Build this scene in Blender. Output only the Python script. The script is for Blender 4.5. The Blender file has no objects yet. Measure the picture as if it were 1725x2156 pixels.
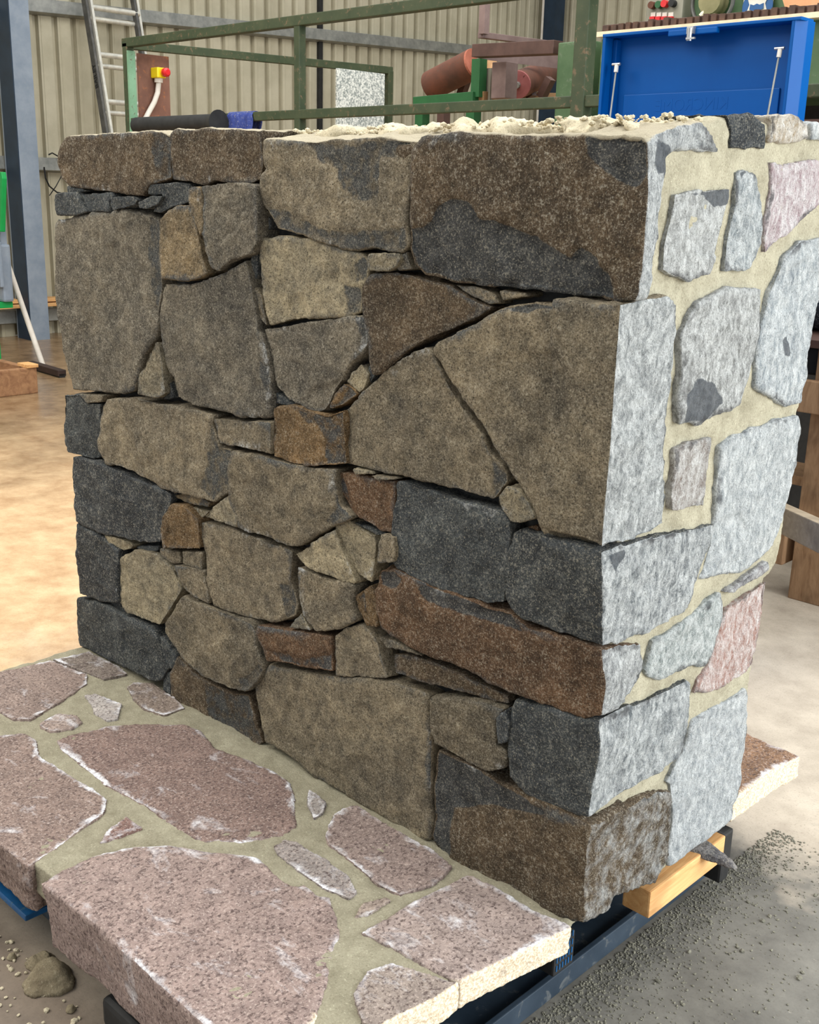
import bpy, bmesh, math, random
import numpy as np
from mathutils import Vector, Matrix
random.seed(7)
SC = bpy.context.scene
COL = SC.collection
PI = math.pi

# ------------------------------------------------------------------ camera
CX, CY, F = 862.5, 1078.0, 2350.0
HOR, ROLL, VX = 400.0, .025, -1650.0


def cam_axes():
    n = np.array([ROLL * F, -F, HOR - CY])
    Z = n / np.linalg.norm(n)
    u = VX - CX
    X = -np.array([u, (HOR - CY) + ROLL * u, F])
    X /= np.linalg.norm(X)
    return np.stack([X, np.cross(Z, X), Z])


R = cam_axes()
_d = R @ np.array([1222 - CX, 1950 - CY, F])
CAM = np.array([0, 0, .25]) - _d * ((.25 - 1.5) / _d[2])
cd = bpy.data.cameras.new('camera')
cam = bpy.data.objects.new('camera', cd)
COL.objects.link(cam)
cd.sensor_fit = 'VERTICAL'
cd.sensor_height = 24.0
cd.lens = F / 2156.0 * 24.0
cd.clip_start = .05
M = Matrix([[R[i][0], -R[i][1], -R[i][2]] for i in range(3)])
cam.matrix_world = Matrix.Translation(Vector(CAM)) @ M.to_4x4()
SC.camera = cam


def on(p, axis, val):
    """point of the plane axis=val that lies behind a point of the photograph"""
    d = R @ np.array([p[0] - CX, p[1] - CY, F])
    return CAM + d * ((val - CAM[axis]) / d[axis])


# ------------------------------------------------------------------ light
W = bpy.data.worlds.new('daylight')
SC.world = W
W.use_nodes = True
W.node_tree.nodes['Background'].inputs[0].default_value = (.93, .97, 1, 1)
W.node_tree.nodes['Background'].inputs[1].default_value = .62
SC.view_settings.view_transform = 'Standard'
SC.view_settings.look = 'None'
SC.view_settings.exposure = .5
SC.view_settings.gamma = 1


def area(name, loc, tgt, sx, sy, w, col):
    l = bpy.data.lights.new(name, 'AREA')
    l.shape = 'RECTANGLE'
    l.size, l.size_y, l.energy, l.color = sx, sy, w, col
    o = bpy.data.objects.new(name, l)
    COL.objects.link(o)
    o.location = loc
    o.rotation_euler = (Vector(tgt) - Vector(loc)).to_track_quat('-Z', 'Y').to_euler()


area('open_side_door_daylight', (5.5, 2.2, 2.4), (0, .4, .9), 5, 4, 460, (.94, .98, 1))
area('roof_skylight', (-2, 2, 6.5), (-2, 2, 0), 7, 7, 480, (1, .98, .94))
area('left_floor_fill', (-4.5, -3.2, 5.0), (-3.3, .6, 0), 4, 3, 200, (1, .95, .86))  # added fill lamp high on the left to brighten the floor


# ------------------------------------------------------------------ nodes
def lin(r, g, b):
    f = lambda c: (c / 255 / 12.92) if c <= 10 else ((c / 255 + .055) / 1.055) ** 2.4
    return (f(r), f(g), f(b), 1)


class NT:
    def __init__(s, name):
        s.m = bpy.data.materials.new(name)
        s.m.use_nodes = True
        s.t = s.m.node_tree
        s.b = s.t.nodes['Principled BSDF']
        s.geo = s.t.nodes.new('ShaderNodeNewGeometry')

    def put(s, sock, v):
        if v is None: return
        if isinstance(v, bpy.types.NodeSocket): s.t.links.new(v, sock)
        else: sock.default_value = v

    def node(s, typ, ins=(), **kw):
        n = s.t.nodes.new(typ)
        for k, v in kw.items(): setattr(n, k, v)
        for k, v in dict(ins).items(): s.put(n.inputs[k], v)
        return n

    def math(s, op, a, b=None, c=None):
        n = s.t.nodes.new('ShaderNodeMath')
        n.operation = op
        s.put(n.inputs[0], a); s.put(n.inputs[1], b); s.put(n.inputs[2], c)
        return n.outputs[0]

    def pos(s, scale=(1, 1, 1), rand=True):
        v = s.geo.outputs['Position']
        m = s.node('ShaderNodeMapping')
        m.inputs['Scale'].default_value = scale
        s.t.links.new(v, m.inputs['Vector'])
        if rand:
            oi = s.node('ShaderNodeObjectInfo')
            k = s.math('MULTIPLY', oi.outputs['Random'], 37.0)
            c = s.node('ShaderNodeCombineXYZ', {0: k, 1: k, 2: k})
            a = s.node('ShaderNodeVectorMath')
            a.operation = 'ADD'
            s.t.links.new(m.outputs[0], a.inputs[0]); s.t.links.new(c.outputs[0], a.inputs[1])
            return a.outputs[0]
        return m.outputs[0]

    def noise(s, scale, detail=4, rough=.6, vec=None, dist=0):
        n = s.node('ShaderNodeTexNoise', {'Scale': scale, 'Detail': detail, 'Roughness': rough, 'Distortion': dist})
        s.put(n.inputs['Vector'], vec if vec is not None else s.pos())
        return n.outputs['Fac']

    def ramp(s, f, a, b, va=0., vb=1.):
        n = s.node('ShaderNodeMapRange', {0: f, 1: a, 2: b, 3: va, 4: vb})
        n.clamp = True
        return n.outputs[0]

    def mix(s, f, a, b, op='MIX'):
        n = s.t.nodes.new('ShaderNodeMix')
        n.data_type = 'RGBA'; n.blend_type = op
        s.put(n.inputs[0], f); s.put(n.inputs[6], a); s.put(n.inputs[7], b)
        return n.outputs[2]

    def attr(s, name):
        return s.node('ShaderNodeAttribute', attribute_name=name).outputs['Fac']

    def bump(s, h, strength, dist=.01):
        n = s.node('ShaderNodeBump', {'Strength': strength, 'Distance': dist, 'Height': h})
        s.put(s.b.inputs['Normal'], n.outputs[0])

    def done(s, col, rough=.8, metal=0., spec=.3):
        s.put(s.b.inputs['Base Color'], col)
        s.put(s.b.inputs['Roughness'], rough)
        s.put(s.b.inputs['Metallic'], metal)
        s.put(s.b.inputs['Specular IOR Level'], spec)
        return s.m


def mat_stone():
    t = NT('weathered_basalt')
    oi = t.node('ShaderNodeObjectInfo')
    base, amt = oi.outputs['Color'], oi.outputs['Alpha']
    P = t.pos()
    big = t.noise(5, 6, .65, P, .6)
    mid = t.noise(28, 6, .7, P)
    fine = t.noise(150, 6, .8, P)
    grain = t.noise(330, 3, .7, P)
    c = t.mix(1, base, t.mix(t.ramp(big, .3, .7), (.6, .61, .64, 1), (1.34, 1.3, 1.22, 1)), 'MULTIPLY')
    c = t.mix(1, c, t.mix(t.ramp(mid, .32, .68), (.52, .53, .56, 1), (1.42, 1.39, 1.34, 1)), 'MULTIPLY')
    c = t.mix(1, c, t.mix(t.ramp(fine, .36, .64), (.62, .62, .62, 1), (1.4, 1.38, 1.34, 1)), 'MULTIPLY')
    # dark split patches
    pn = t.math('ADD', t.attr('patch'), t.ramp(mid, .3, .7, -.3, .3))
    pk = t.math('MULTIPLY', t.ramp(pn, .38, .6), .9)
    slate = t.mix(t.ramp(mid, .35, .65), lin(44, 48, 52), lin(82, 86, 88))
    c = t.mix(pk, c, slate)
    # bare grey rim where the edge was split
    en = t.math('ADD', t.attr('edge'), t.ramp(mid, .3, .7, -.011, .011))
    ek = t.math('MULTIPLY', t.ramp(en, .012, .001), t.ramp(t.noise(7, 3, .6, P), .42, .6))
    c = t.mix(t.math('MULTIPLY', ek, .8), c, lin(92, 98, 102))
    # lichen and mortar flecks
    fl = t.math('MULTIPLY', t.ramp(t.math('ADD', t.math('MULTIPLY', fine, .85), t.math('MULTIPLY', mid, .2)), .56, .64), t.math('MULTIPLY', amt, t.math('SUBTRACT', 1, t.math('MULTIPLY', pk, .6))))
    c = t.mix(fl, c, lin(184, 178, 162))
    dk = t.ramp(grain, .46, .34)
    c = t.mix(t.math('MULTIPLY', dk, .85), c, lin(35, 32, 28))
    gl = t.ramp(grain, .56, .68)
    c = t.mix(t.math('MULTIPLY', gl, .6), c, lin(200, 192, 170))
    # freshly split, dusty side face
    S = t.pos((1.2, 1.2, .75))
    sn = t.noise(58, 7, .8, S, .4)
    sn2 = t.noise(17, 6, .75, S, .5)
    grey = t.mix(t.attr('own'), t.mix(t.attr('tone'), lin(96, 103, 106), lin(176, 182, 184)), base)
    w = t.mix(t.ramp(sn, .36, .62), t.mix(1, grey, (.62, .65, .68, 1), 'MULTIPLY'), t.mix(.75, grey, lin(236, 239, 238)))
    w = t.mix(t.math('MULTIPLY', t.ramp(fine, .56, .66), .7), w, lin(226, 228, 226))
    w = t.mix(t.math('MULTIPLY', t.ramp(sn2, .52, .68), .6), w, t.mix(1, grey, (.5, .52, .55, 1), 'MULTIPLY'))
    w = t.mix(t.math('MULTIPLY', pk, .9), w, lin(68, 74, 82))
    w = t.mix(t.math('MULTIPLY', dk, .6), w, lin(70, 68, 66))
    rim = t.math('MULTIPLY', t.ramp(en, .010, .002), t.ramp(t.noise(11, 4, .6, P), .45, .6))
    w = t.mix(t.math('MULTIPLY', rim, .8), w, lin(66, 66, 68))
    wf = t.math('MULTIPLY', t.ramp(en, .020, .004), t.math('MULTIPLY', t.ramp(t.noise(9, 5, .75, t.pos((1, 1, .7))), .6, .68), t.ramp(fine, .42, .56)))
    c = t.mix(t.math('MULTIPLY', wf, .85), c, lin(222, 224, 222))
    sd = t.ramp(t.math('ADD', t.attr('side'), t.ramp(mid, .3, .7, -.2, .2)), .35, .62)
    c = t.mix(sd, c, w)
    # mortar dust on top
    du = t.ramp(t.math('ADD', t.attr('dust'), t.ramp(mid, .3, .7, -.3, .3)), .35, .7)
    c = t.mix(t.math('MULTIPLY', du, .85), c, lin(205, 194, 168))
    h = t.math('ADD', t.math('MULTIPLY', mid, 1.1), t.math('ADD', t.math('MULTIPLY', fine, .8), t.math('MULTIPLY', grain, .3)))
    t.bump(h, 1., .008)
    return t.done(c, .82, 0, .25)


def mat_granite():
    t = NT('pink_granite')
    oi = t.node('ShaderNodeObjectInfo')
    P = t.pos()
    mid = t.noise(22, 6, .7, P)
    big = t.noise(6, 4, .6, P, .5)
    sp = t.noise(210, 4, .7, P)
    sp2 = t.noise(120, 4, .75, t.pos((1.3, 1, 1)))
    c = t.mix(1, oi.outputs['Color'], t.mix(t.ramp(mid, .3, .7), (.72, .7, .7, 1), (1.3, 1.28, 1.25, 1)), 'MULTIPLY')
    c = t.mix(t.math('MULTIPLY', t.ramp(sp, .52, .66), .7), c, lin(190, 174, 164))
    c = t.mix(t.math('MULTIPLY', t.ramp(sp2, .5, .38), .85), c, lin(72, 58, 56))
    en = t.math('ADD', t.attr('edge'), t.ramp(mid, .3, .7, -.014, .014))
    ek = t.math('MULTIPLY', t.ramp(en, .013, .003), t.ramp(t.noise(8, 3, .6, P), .45, .6))
    hz = t.math('MULTIPLY', t.ramp(t.noise(7, 5, .7, t.pos((1, 1.6, 1)), .4), .57, .72), .75)
    c = t.mix(t.math('MAXIMUM', ek, hz), c, t.mix(t.ramp(sp2, .4, .6), lin(176, 172, 176), lin(232, 232, 234)))
    # raw sawn edge on the slab's end
    c = t.mix(t.math('MULTIPLY', t.attr('side'), t.ramp(mid, .2, .4)), c, t.mix(t.ramp(sp, .4, .6), lin(190, 168, 140), lin(236, 224, 200)))
    t.bump(t.math('ADD', mid, t.math('MULTIPLY', sp, .6)), .6, .004)
    return t.done(c, .8, 0, .25)


def mat_mortar(name='sand_mortar', a=(184, 178, 156), b=(146, 140, 120)):
    t = NT(name)
    P = t.pos(rand=False)
    mid = t.noise(18, 6, .7, P)
    g = t.noise(260, 4, .75, P)
    c = t.mix(t.ramp(mid, .3, .7), lin(*b), lin(*a))
    c = t.mix(t.math('MULTIPLY', t.ramp(g, .45, .33), .6), c, lin(105, 98, 78))
    c = t.mix(t.math('MULTIPLY', t.ramp(g, .58, .7), .5), c, lin(226, 220, 192))
    t.bump(t.math('ADD', t.math('MULTIPLY', mid, .5), g), .8, .004)
    return t.done(c, .95, 0, .15)


def mat_plain(name, a, b=None, scale=12, rough=.6, metal=0., bump=.15, spot=None, spec=.4, st=(1, 1, 1), lo=.35, hi=.65):
    t = NT(name)
    P = t.pos(st)
    n = t.noise(scale, 6, .65, P)
    c = t.mix(t.ramp(n, lo, hi), lin(*a), lin(*(b or a)))
    if spot:
        c = t.mix(t.ramp(t.noise(scale * 4, 5, .7, P, .5), .58, .66), c, lin(*spot))
    if bump: t.bump(n, bump, .005)
    return t.done(c, rough, metal, spec)


def mat_wood(name, a, b, st=(30, 3, 30)):
    t = NT(name)
    P = t.pos(st)
    n = t.noise(1.4, 8, .7, P, 1.2)
    c = t.mix(t.ramp(n, .3, .7), lin(*a), lin(*b))
    c = t.mix(t.math('MULTIPLY', t.ramp(t.noise(5, 3, .5), .55, .7), .5), c, lin(*[int(x * .6) for x in a]))
    t.bump(n, .3, .003)
    return t.done(c, .75, 0, .25)


def mat_floor():
    t = NT('concrete_floor')
    P = t.pos(rand=False)
    sx = t.node('ShaderNodeSeparateXYZ')
    t.t.links.new(t.geo.outputs['Position'], sx.inputs[0])
    X, Y = sx.outputs[0], sx.outputs[1]
    b = t.noise(.9, 6, .65, P, .5)
    m = t.noise(6, 7, .7, P)
    g = t.noise(170, 4, .75, P)
    dry = t.mix(t.ramp(m, .3, .7), lin(160, 148, 132), lin(198, 186, 168))
    tan = t.mix(t.ramp(m, .3, .7), lin(158, 124, 88), lin(204, 176, 138))
    k = t.ramp(t.math('ADD', X, t.ramp(b, .3, .7, -.5, .5)), -1.2, -2.2)
    c = t.mix(k, dry, tan)
    # wet cement slurry by the pallet
    dx = t.math('MULTIPLY', t.math('SUBTRACT', X, .15), 1.6)
    dy = t.math('MULTIPLY', t.math('SUBTRACT', Y, .1), 1.15)
    r = t.math('SQRT', t.math('ADD', t.math('MULTIPLY', dx, dx), t.math('MULTIPLY', dy, dy)))
    wet = t.ramp(t.math('ADD', r, t.ramp(t.noise(4, 4, .6, P), .3, .7, -.25, .25)), 1.0, .75)
    c = t.mix(t.math('MULTIPLY', wet, .85), c, t.mix(t.ramp(m, .3, .7), lin(70, 71, 69), lin(112, 112, 106)))
    # brown dirt in front of the slab
    fr = t.math('MULTIPLY', t.ramp(Y, -.45, -.62), t.ramp(X, .0, -.15))
    c = t.mix(t.math('MULTIPLY', fr, .85), c, t.mix(t.ramp(m, .3, .7), lin(78, 66, 56), lin(120, 104, 88)))
    # damp brown film near the shed wall
    far = t.ramp(t.math('ADD', X, t.ramp(b, .3, .7, -.9, .9)), -3.9, -5.8)
    c = t.mix(t.math('MULTIPLY', far, .85), c, t.mix(t.ramp(m, .3, .7), lin(98, 74, 50), lin(150, 124, 94)))
    c = t.mix(t.math('MULTIPLY', t.ramp(g, .44, .32), .5), c, lin(90, 80, 68))
    c = t.mix(t.math('MULTIPLY', t.ramp(t.noise(26, 6, .75, P), .66, .72), .6), c, lin(226, 216, 198))
    t.bump(t.math('ADD', m, t.math('MULTIPLY', g, .4)), .3, .004)
    return t.done(c, t.ramp(far, 0, 1, .62, .22), 0, .45)


STONE = mat_stone()
GRAN = mat_granite()
MORTAR = mat_mortar()
PAVM = mat_mortar('paving_mortar', (168, 162, 140), (134, 128, 108))
MBED = mat_mortar('loose_mortar', (226, 214, 186), (186, 174, 146))
LUMP = mat_mortar('dirty_mortar', (160, 148, 122), (116, 104, 84))
CORE = mat_plain('gap_shade_core', (30, 31, 33), (58, 58, 56), 30, .9, bump=.4)  # coloured dark to stand in for shade in the open stone gaps
FLOOR = mat_floor()
CLAD = mat_plain('beige_sheet_steel', (172, 165, 142), (190, 183, 160), 2.5, .5, .0, .03, spec=.4)
GALV = mat_plain('galvanised_steel', (128, 130, 126), (160, 160, 154), 9, .45, .5, .03)
NAVY = mat_plain('blue_grey_steel_paint', (120, 132, 146), (140, 150, 162), 5, .45, .1, .04, spot=(132, 142, 152))
DARKBLUE = mat_plain('navy_paint_and_web_shade', (26, 42, 58), (34, 52, 70), 6, .5, 0, .04)
ALU = mat_plain('worn_aluminium', (196, 194, 184), (226, 222, 208), 14, .4, .5, .04)
ALUD = mat_plain('dull_shaded_aluminium', (76, 76, 74), (102, 100, 96), 14, .5, .4, .05)
GRAIL = mat_plain('chipped_olive_paint', (46, 58, 36), (62, 70, 46), 9, .6, 0, .1, spot=(100, 84, 62))
GRNM = mat_plain('green_machine_paint', (62, 88, 56), (80, 104, 72), 5, .55, 0, .06, spot=(96, 110, 88))
GRNB = mat_plain('bright_green_paint', (30, 78, 42), (38, 92, 50), 7, .5, 0, .05)
GRNS = mat_plain('signal_green_paint', (10, 140, 66), (12, 152, 74), 7, .45, 0, .02)
RUST = mat_plain('rusty_steel_plate', (102, 70, 58), (126, 88, 72), 7, .8, 0, .15, spot=(150, 96, 62))
RUSTR = mat_plain('rusty_roller', (76, 48, 36), (108, 62, 44), 6, .75, 0, .12, spot=(84, 58, 46))
RDARK = mat_plain('dark_red_brown_paint', (66, 45, 38), (84, 60, 52), 8, .6, 0, .06)
MAUVE = mat_plain('primer_mauve_paint', (108, 88, 84), (128, 108, 103), 8, .6, 0, .05)
DUST = mat_plain('sawdust_coated_steel', (132, 100, 66), (166, 130, 92), 14, .9, 0, .3)
BLUE = mat_plain('glossy_blue_enamel', (0, 74, 142), (0, 80, 150), 3, .42, 0, 0, spec=.15)
CHROME = mat_plain('bright_zinc', (160, 160, 160), (180, 180, 180), 20, .3, .8, 0)
BLACK = mat_plain('black_rubber', (20, 21, 22), (36, 36, 36), 20, .6, 0, .15)
PALB = mat_plain('dusty_black_plastic', (34, 46, 58), (54, 66, 78), 6, .5, 0, .05, spot=(86, 90, 92))
PALBL = mat_plain('dirty_blue_plastic', (14, 84, 136), (18, 66, 104), 14, .45, 0, .05, spot=(60, 92, 112))
YEL = mat_plain('yellow_plastic', (228, 200, 20), (236, 208, 30), 8, .4, 0, 0)
RED = mat_plain('red_plastic', (190, 26, 32), (205, 34, 38), 8, .35, 0, 0)
WHITE = mat_plain('white_plastic', (222, 216, 206), (206, 198, 186), 12, .5, 0, .02)
CLOTH = mat_plain('blue_cloth', (34, 48, 112), (58, 74, 138), 30, .9, 0, .5, spot=(136, 132, 128))
SPECK = mat_plain('speckled_foil_board', (138, 146, 144), (232, 234, 228), 75, .5, .2, .1, lo=.42, hi=.58)
CREAM = mat_plain('cream_strip', (214, 196, 164), (228, 212, 184), 20, .7, 0, .05)
ORANGE = mat_plain('raw_plywood', (206, 146, 104), (222, 164, 122), 12, .7, 0, .05)
GREY = mat_plain('grey_enamel', (128, 124, 110), (142, 138, 124), 8, .5, 0, .02)
SIGNB = mat_plain('sign_blue', (16, 76, 130), (20, 82, 138), 8, .4, 0, 0)
WOODN = mat_wood('fresh_pine', (196, 140, 84), (236, 190, 132))
WOODO = mat_wood('aged_timber', (122, 92, 66), (168, 136, 104), (20, 20, 4))
WOODG = mat_wood('grey_timber', (150, 136, 116), (184, 168, 144), (3, 24, 24))
CRATE = mat_wood('dirty_crate_boards', (118, 82, 58), (168, 128, 92), (3, 12, 12))


# ------------------------------------------------------------------ objects
def tag(o, label=None, cat=None, group=None, kind=None):
    if label: o['label'] = label
    if cat: o['category'] = cat
    if group: o['group'] = group
    if kind: o['kind'] = kind
    return o


def empty(name, loc, label, cat, group=None, kind=None):
    o = bpy.data.objects.new(name, None)
    COL.objects.link(o)
    o.location = loc
    o.empty_display_size = .05
    return tag(o, label, cat, group, kind)


def link(name, me, mat, parent=None):
    o = bpy.data.objects.new(name, me)
    COL.objects.link(o)
    if mat: me.materials.append(mat)
    if parent:
        o.parent = parent
        q = parent
        off = Vector((0, 0, 0))
        while q: off += Vector(q.location); q = q.parent
        o.location = -off
    return o


class MB:
    def __init__(s): s.bm = bmesh.new()

    def box(s, x0, x1, y0, y1, z0, z1):
        v = [s.bm.verts.new(p) for p in [(x0, y0, z0), (x1, y0, z0), (x1, y1, z0), (x0, y1, z0), (x0, y0, z1), (x1, y0, z1), (x1, y1, z1), (x0, y1, z1)]]
        for f in [(0, 3, 2, 1), (4, 5, 6, 7), (0, 1, 5, 4), (1, 2, 6, 5), (2, 3, 7, 6), (3, 0, 4, 7)]:
            s.bm.faces.new([v[i] for i in f])
        return s

    def bar(s, a, b, w, h, up=(0, 0, 1)):
        a, b = Vector(a), Vector(b)
        d = (b - a).normalized()
        u = Vector(up)
        if abs(d.dot(u)) > .98: u = Vector((0, 1, 0))
        sd = d.cross(u).normalized() * w / 2
        uu = sd.cross(d).normalized() * h / 2
        v = [s.bm.verts.new(p + i * sd + j * uu) for p in (a, b) for i, j in ((-1, -1), (1, -1), (1, 1), (-1, 1))]
        for f in [(0, 1, 2, 3), (7, 6, 5, 4), (0, 4, 5, 1), (1, 5, 6, 2), (2, 6, 7, 3), (3, 7, 4, 0)]:
            s.bm.faces.new([v[i] for i in f])
        return s

    def tube(s, pts, r, n=14, cap=True):
        pts = [Vector(p) for p in pts]
        rs = r if isinstance(r, (list, tuple)) else [r] * len(pts)
        rings = []
        u = None
        for i, p in enumerate(pts):
            d = (pts[min(i + 1, len(pts) - 1)] - pts[max(i - 1, 0)]).normalized()
            if u is None: u = d.orthogonal().normalized()
            u = (u - d * u.dot(d)).normalized()
            w = d.cross(u)
            rings.append([s.bm.verts.new(p + rs[i] * (math.cos(k * 2 * PI / n) * u + math.sin(k * 2 * PI / n) * w)) for k in range(n)])
        for a, b in zip(rings, rings[1:]):
            for k in range(n): s.bm.faces.new([a[k], a[(k + 1) % n], b[(k + 1) % n], b[k]])
        if cap:
            s.bm.faces.new(rings[0][::-1]); s.bm.faces.new(rings[-1])
        return s

    def prism(s, pts, d):
        d = Vector(d)
        a = [s.bm.verts.new(Vector(p)) for p in pts]
        b = [s.bm.verts.new(Vector(p) + d) for p in pts]
        s.bm.faces.new(a); s.bm.faces.new(b[::-1])
        for i in range(len(a)):
            j = (i + 1) % len(a)
            s.bm.faces.new([a[i], b[i], b[j], a[j]])
        return s

    def build(s, name, mat, parent=None, bevel=0, smooth=False):
        bmesh.ops.recalc_face_normals(s.bm, faces=s.bm.faces[:])
        if bevel:
            bmesh.ops.bevel(s.bm, geom=s.bm.edges[:], offset=bevel, segments=2, affect='EDGES', profile=.6)
        if smooth:
            for f in s.bm.faces: f.smooth = True
            for e in s.bm.edges:
                if len(e.link_faces) == 2 and e.calc_face_angle(0) > .7: e.smooth = False
        me = bpy.data.meshes.new(name)
        s.bm.to_mesh(me); s.bm.free()
        return link(name, me, mat, parent)


def P(*a): return on(a[:2], a[2], a[3])


# ------------------------------------------------------------------ value noise
def _h(i, j, k, seed):
    n = (i * 374761393 + j * 668265263 + k * 2147483647 + seed * 974634777) & 0xffffffff
    n = ((n ^ (n >> 13)) * 1274126177) & 0xffffffff
    return ((n ^ (n >> 16)) & 0xffff) / 32767.5 - 1


def vn(p, seed=0):
    i = np.floor(p).astype(np.int64)
    f = p - i
    f = f * f * (3 - 2 * f)
    o = 0
    for a in (0, 1):
        for b in (0, 1):
            for c in (0, 1):
                w = (f[:, 0] if a else 1 - f[:, 0]) * (f[:, 1] if b else 1 - f[:, 1]) * (f[:, 2] if c else 1 - f[:, 2])
                o = o + w * _h(i[:, 0] + a, i[:, 1] + b, i[:, 2] + c, seed)
    return o


def fbm(p, scale, oct=3, seed=0):
    o, a = 0, 1.
    for k in range(oct):
        o = o + a * vn(p * scale * 2 ** k + 17.3 * k, seed + k)
        a *= .5
    return o


# ------------------------------------------------------------------ tracing of the photograph's outlines
ORG = dict(A=(0, 0), B=(600, 0), C=(1025, 0), D=(100, 700), E=(600, 700), F=(1025, 700), G=(0, 1350), H=(600, 1400), I=(1025, 1400))


def tr(s):
    out, o, k = [], (0, 0), 1.
    for w in s.split():
        if w == 'P': o, k = (0, 0), 1.
        elif w in ORG: o, k = ORG[w], 1 / 2.464286
        else:
            x, y = w.split(',')
            out.append((o[0] + float(x) * k, o[1] + float(y) * k))
    return out


def poly_area(q):
    q = np.array(q)
    return abs(.5 * np.sum(q[:, 0] * np.roll(q[:, 1], -1) - q[:, 1] * np.roll(q[:, 0], -1)))


def seg_dist(P2, a, b):
    d = b - a
    t = np.clip(((P2 - a) @ d) / max(d @ d, 1e-12), 0, 1)
    return np.linalg.norm(P2 - (a + t[:, None] * d), axis=1)


def inside(P2, q):
    r = np.zeros(len(P2), bool)
    for a, b in zip(q, np.roll(q, -1, 0)):
        c = ((a[1] > P2[:, 1]) != (b[1] > P2[:, 1])) & (P2[:, 0] < (b[0] - a[0]) * (P2[:, 1] - a[1]) / (b[1] - a[1] + 1e-12) + a[0])
        r ^= c
    return r


def sdist(P2, q):
    """positive inside"""
    q = np.array(q)
    d = np.min([seg_dist(P2, a, b) for a, b in zip(q, np.roll(q, -1, 0))], axis=0)
    return np.where(inside(P2, q), d, -d)


def grow(q, d):
    q = np.array(q, float)
    a, b = np.roll(q, 1, 0), np.roll(q, -1, 0)
    sgn = np.sign(np.sum(q[:, 0] * b[:, 1] - q[:, 1] * b[:, 0]))
    t1 = q - a; t2 = b - q
    t1 /= np.linalg.norm(t1, axis=1)[:, None] + 1e-9; t2 /= np.linalg.norm(t2, axis=1)[:, None] + 1e-9
    n = np.stack([(t1 + t2)[:, 1], -(t1 + t2)[:, 0]], 1)
    n /= np.linalg.norm(n, axis=1)[:, None] + 1e-9
    return [tuple(p) for p in q + sgn * n * d]


def clip_front(q, y):
    out = []
    for a, b in zip(q, q[1:] + q[:1]):
        if a[1] <= y: out.append(a)
        if (a[1] <= y) != (b[1] <= y):
            k = (y - a[1]) / (b[1] - a[1])
            out.append(Vector(a) + (Vector(b) - Vector(a)) * k)
    return out


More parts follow.
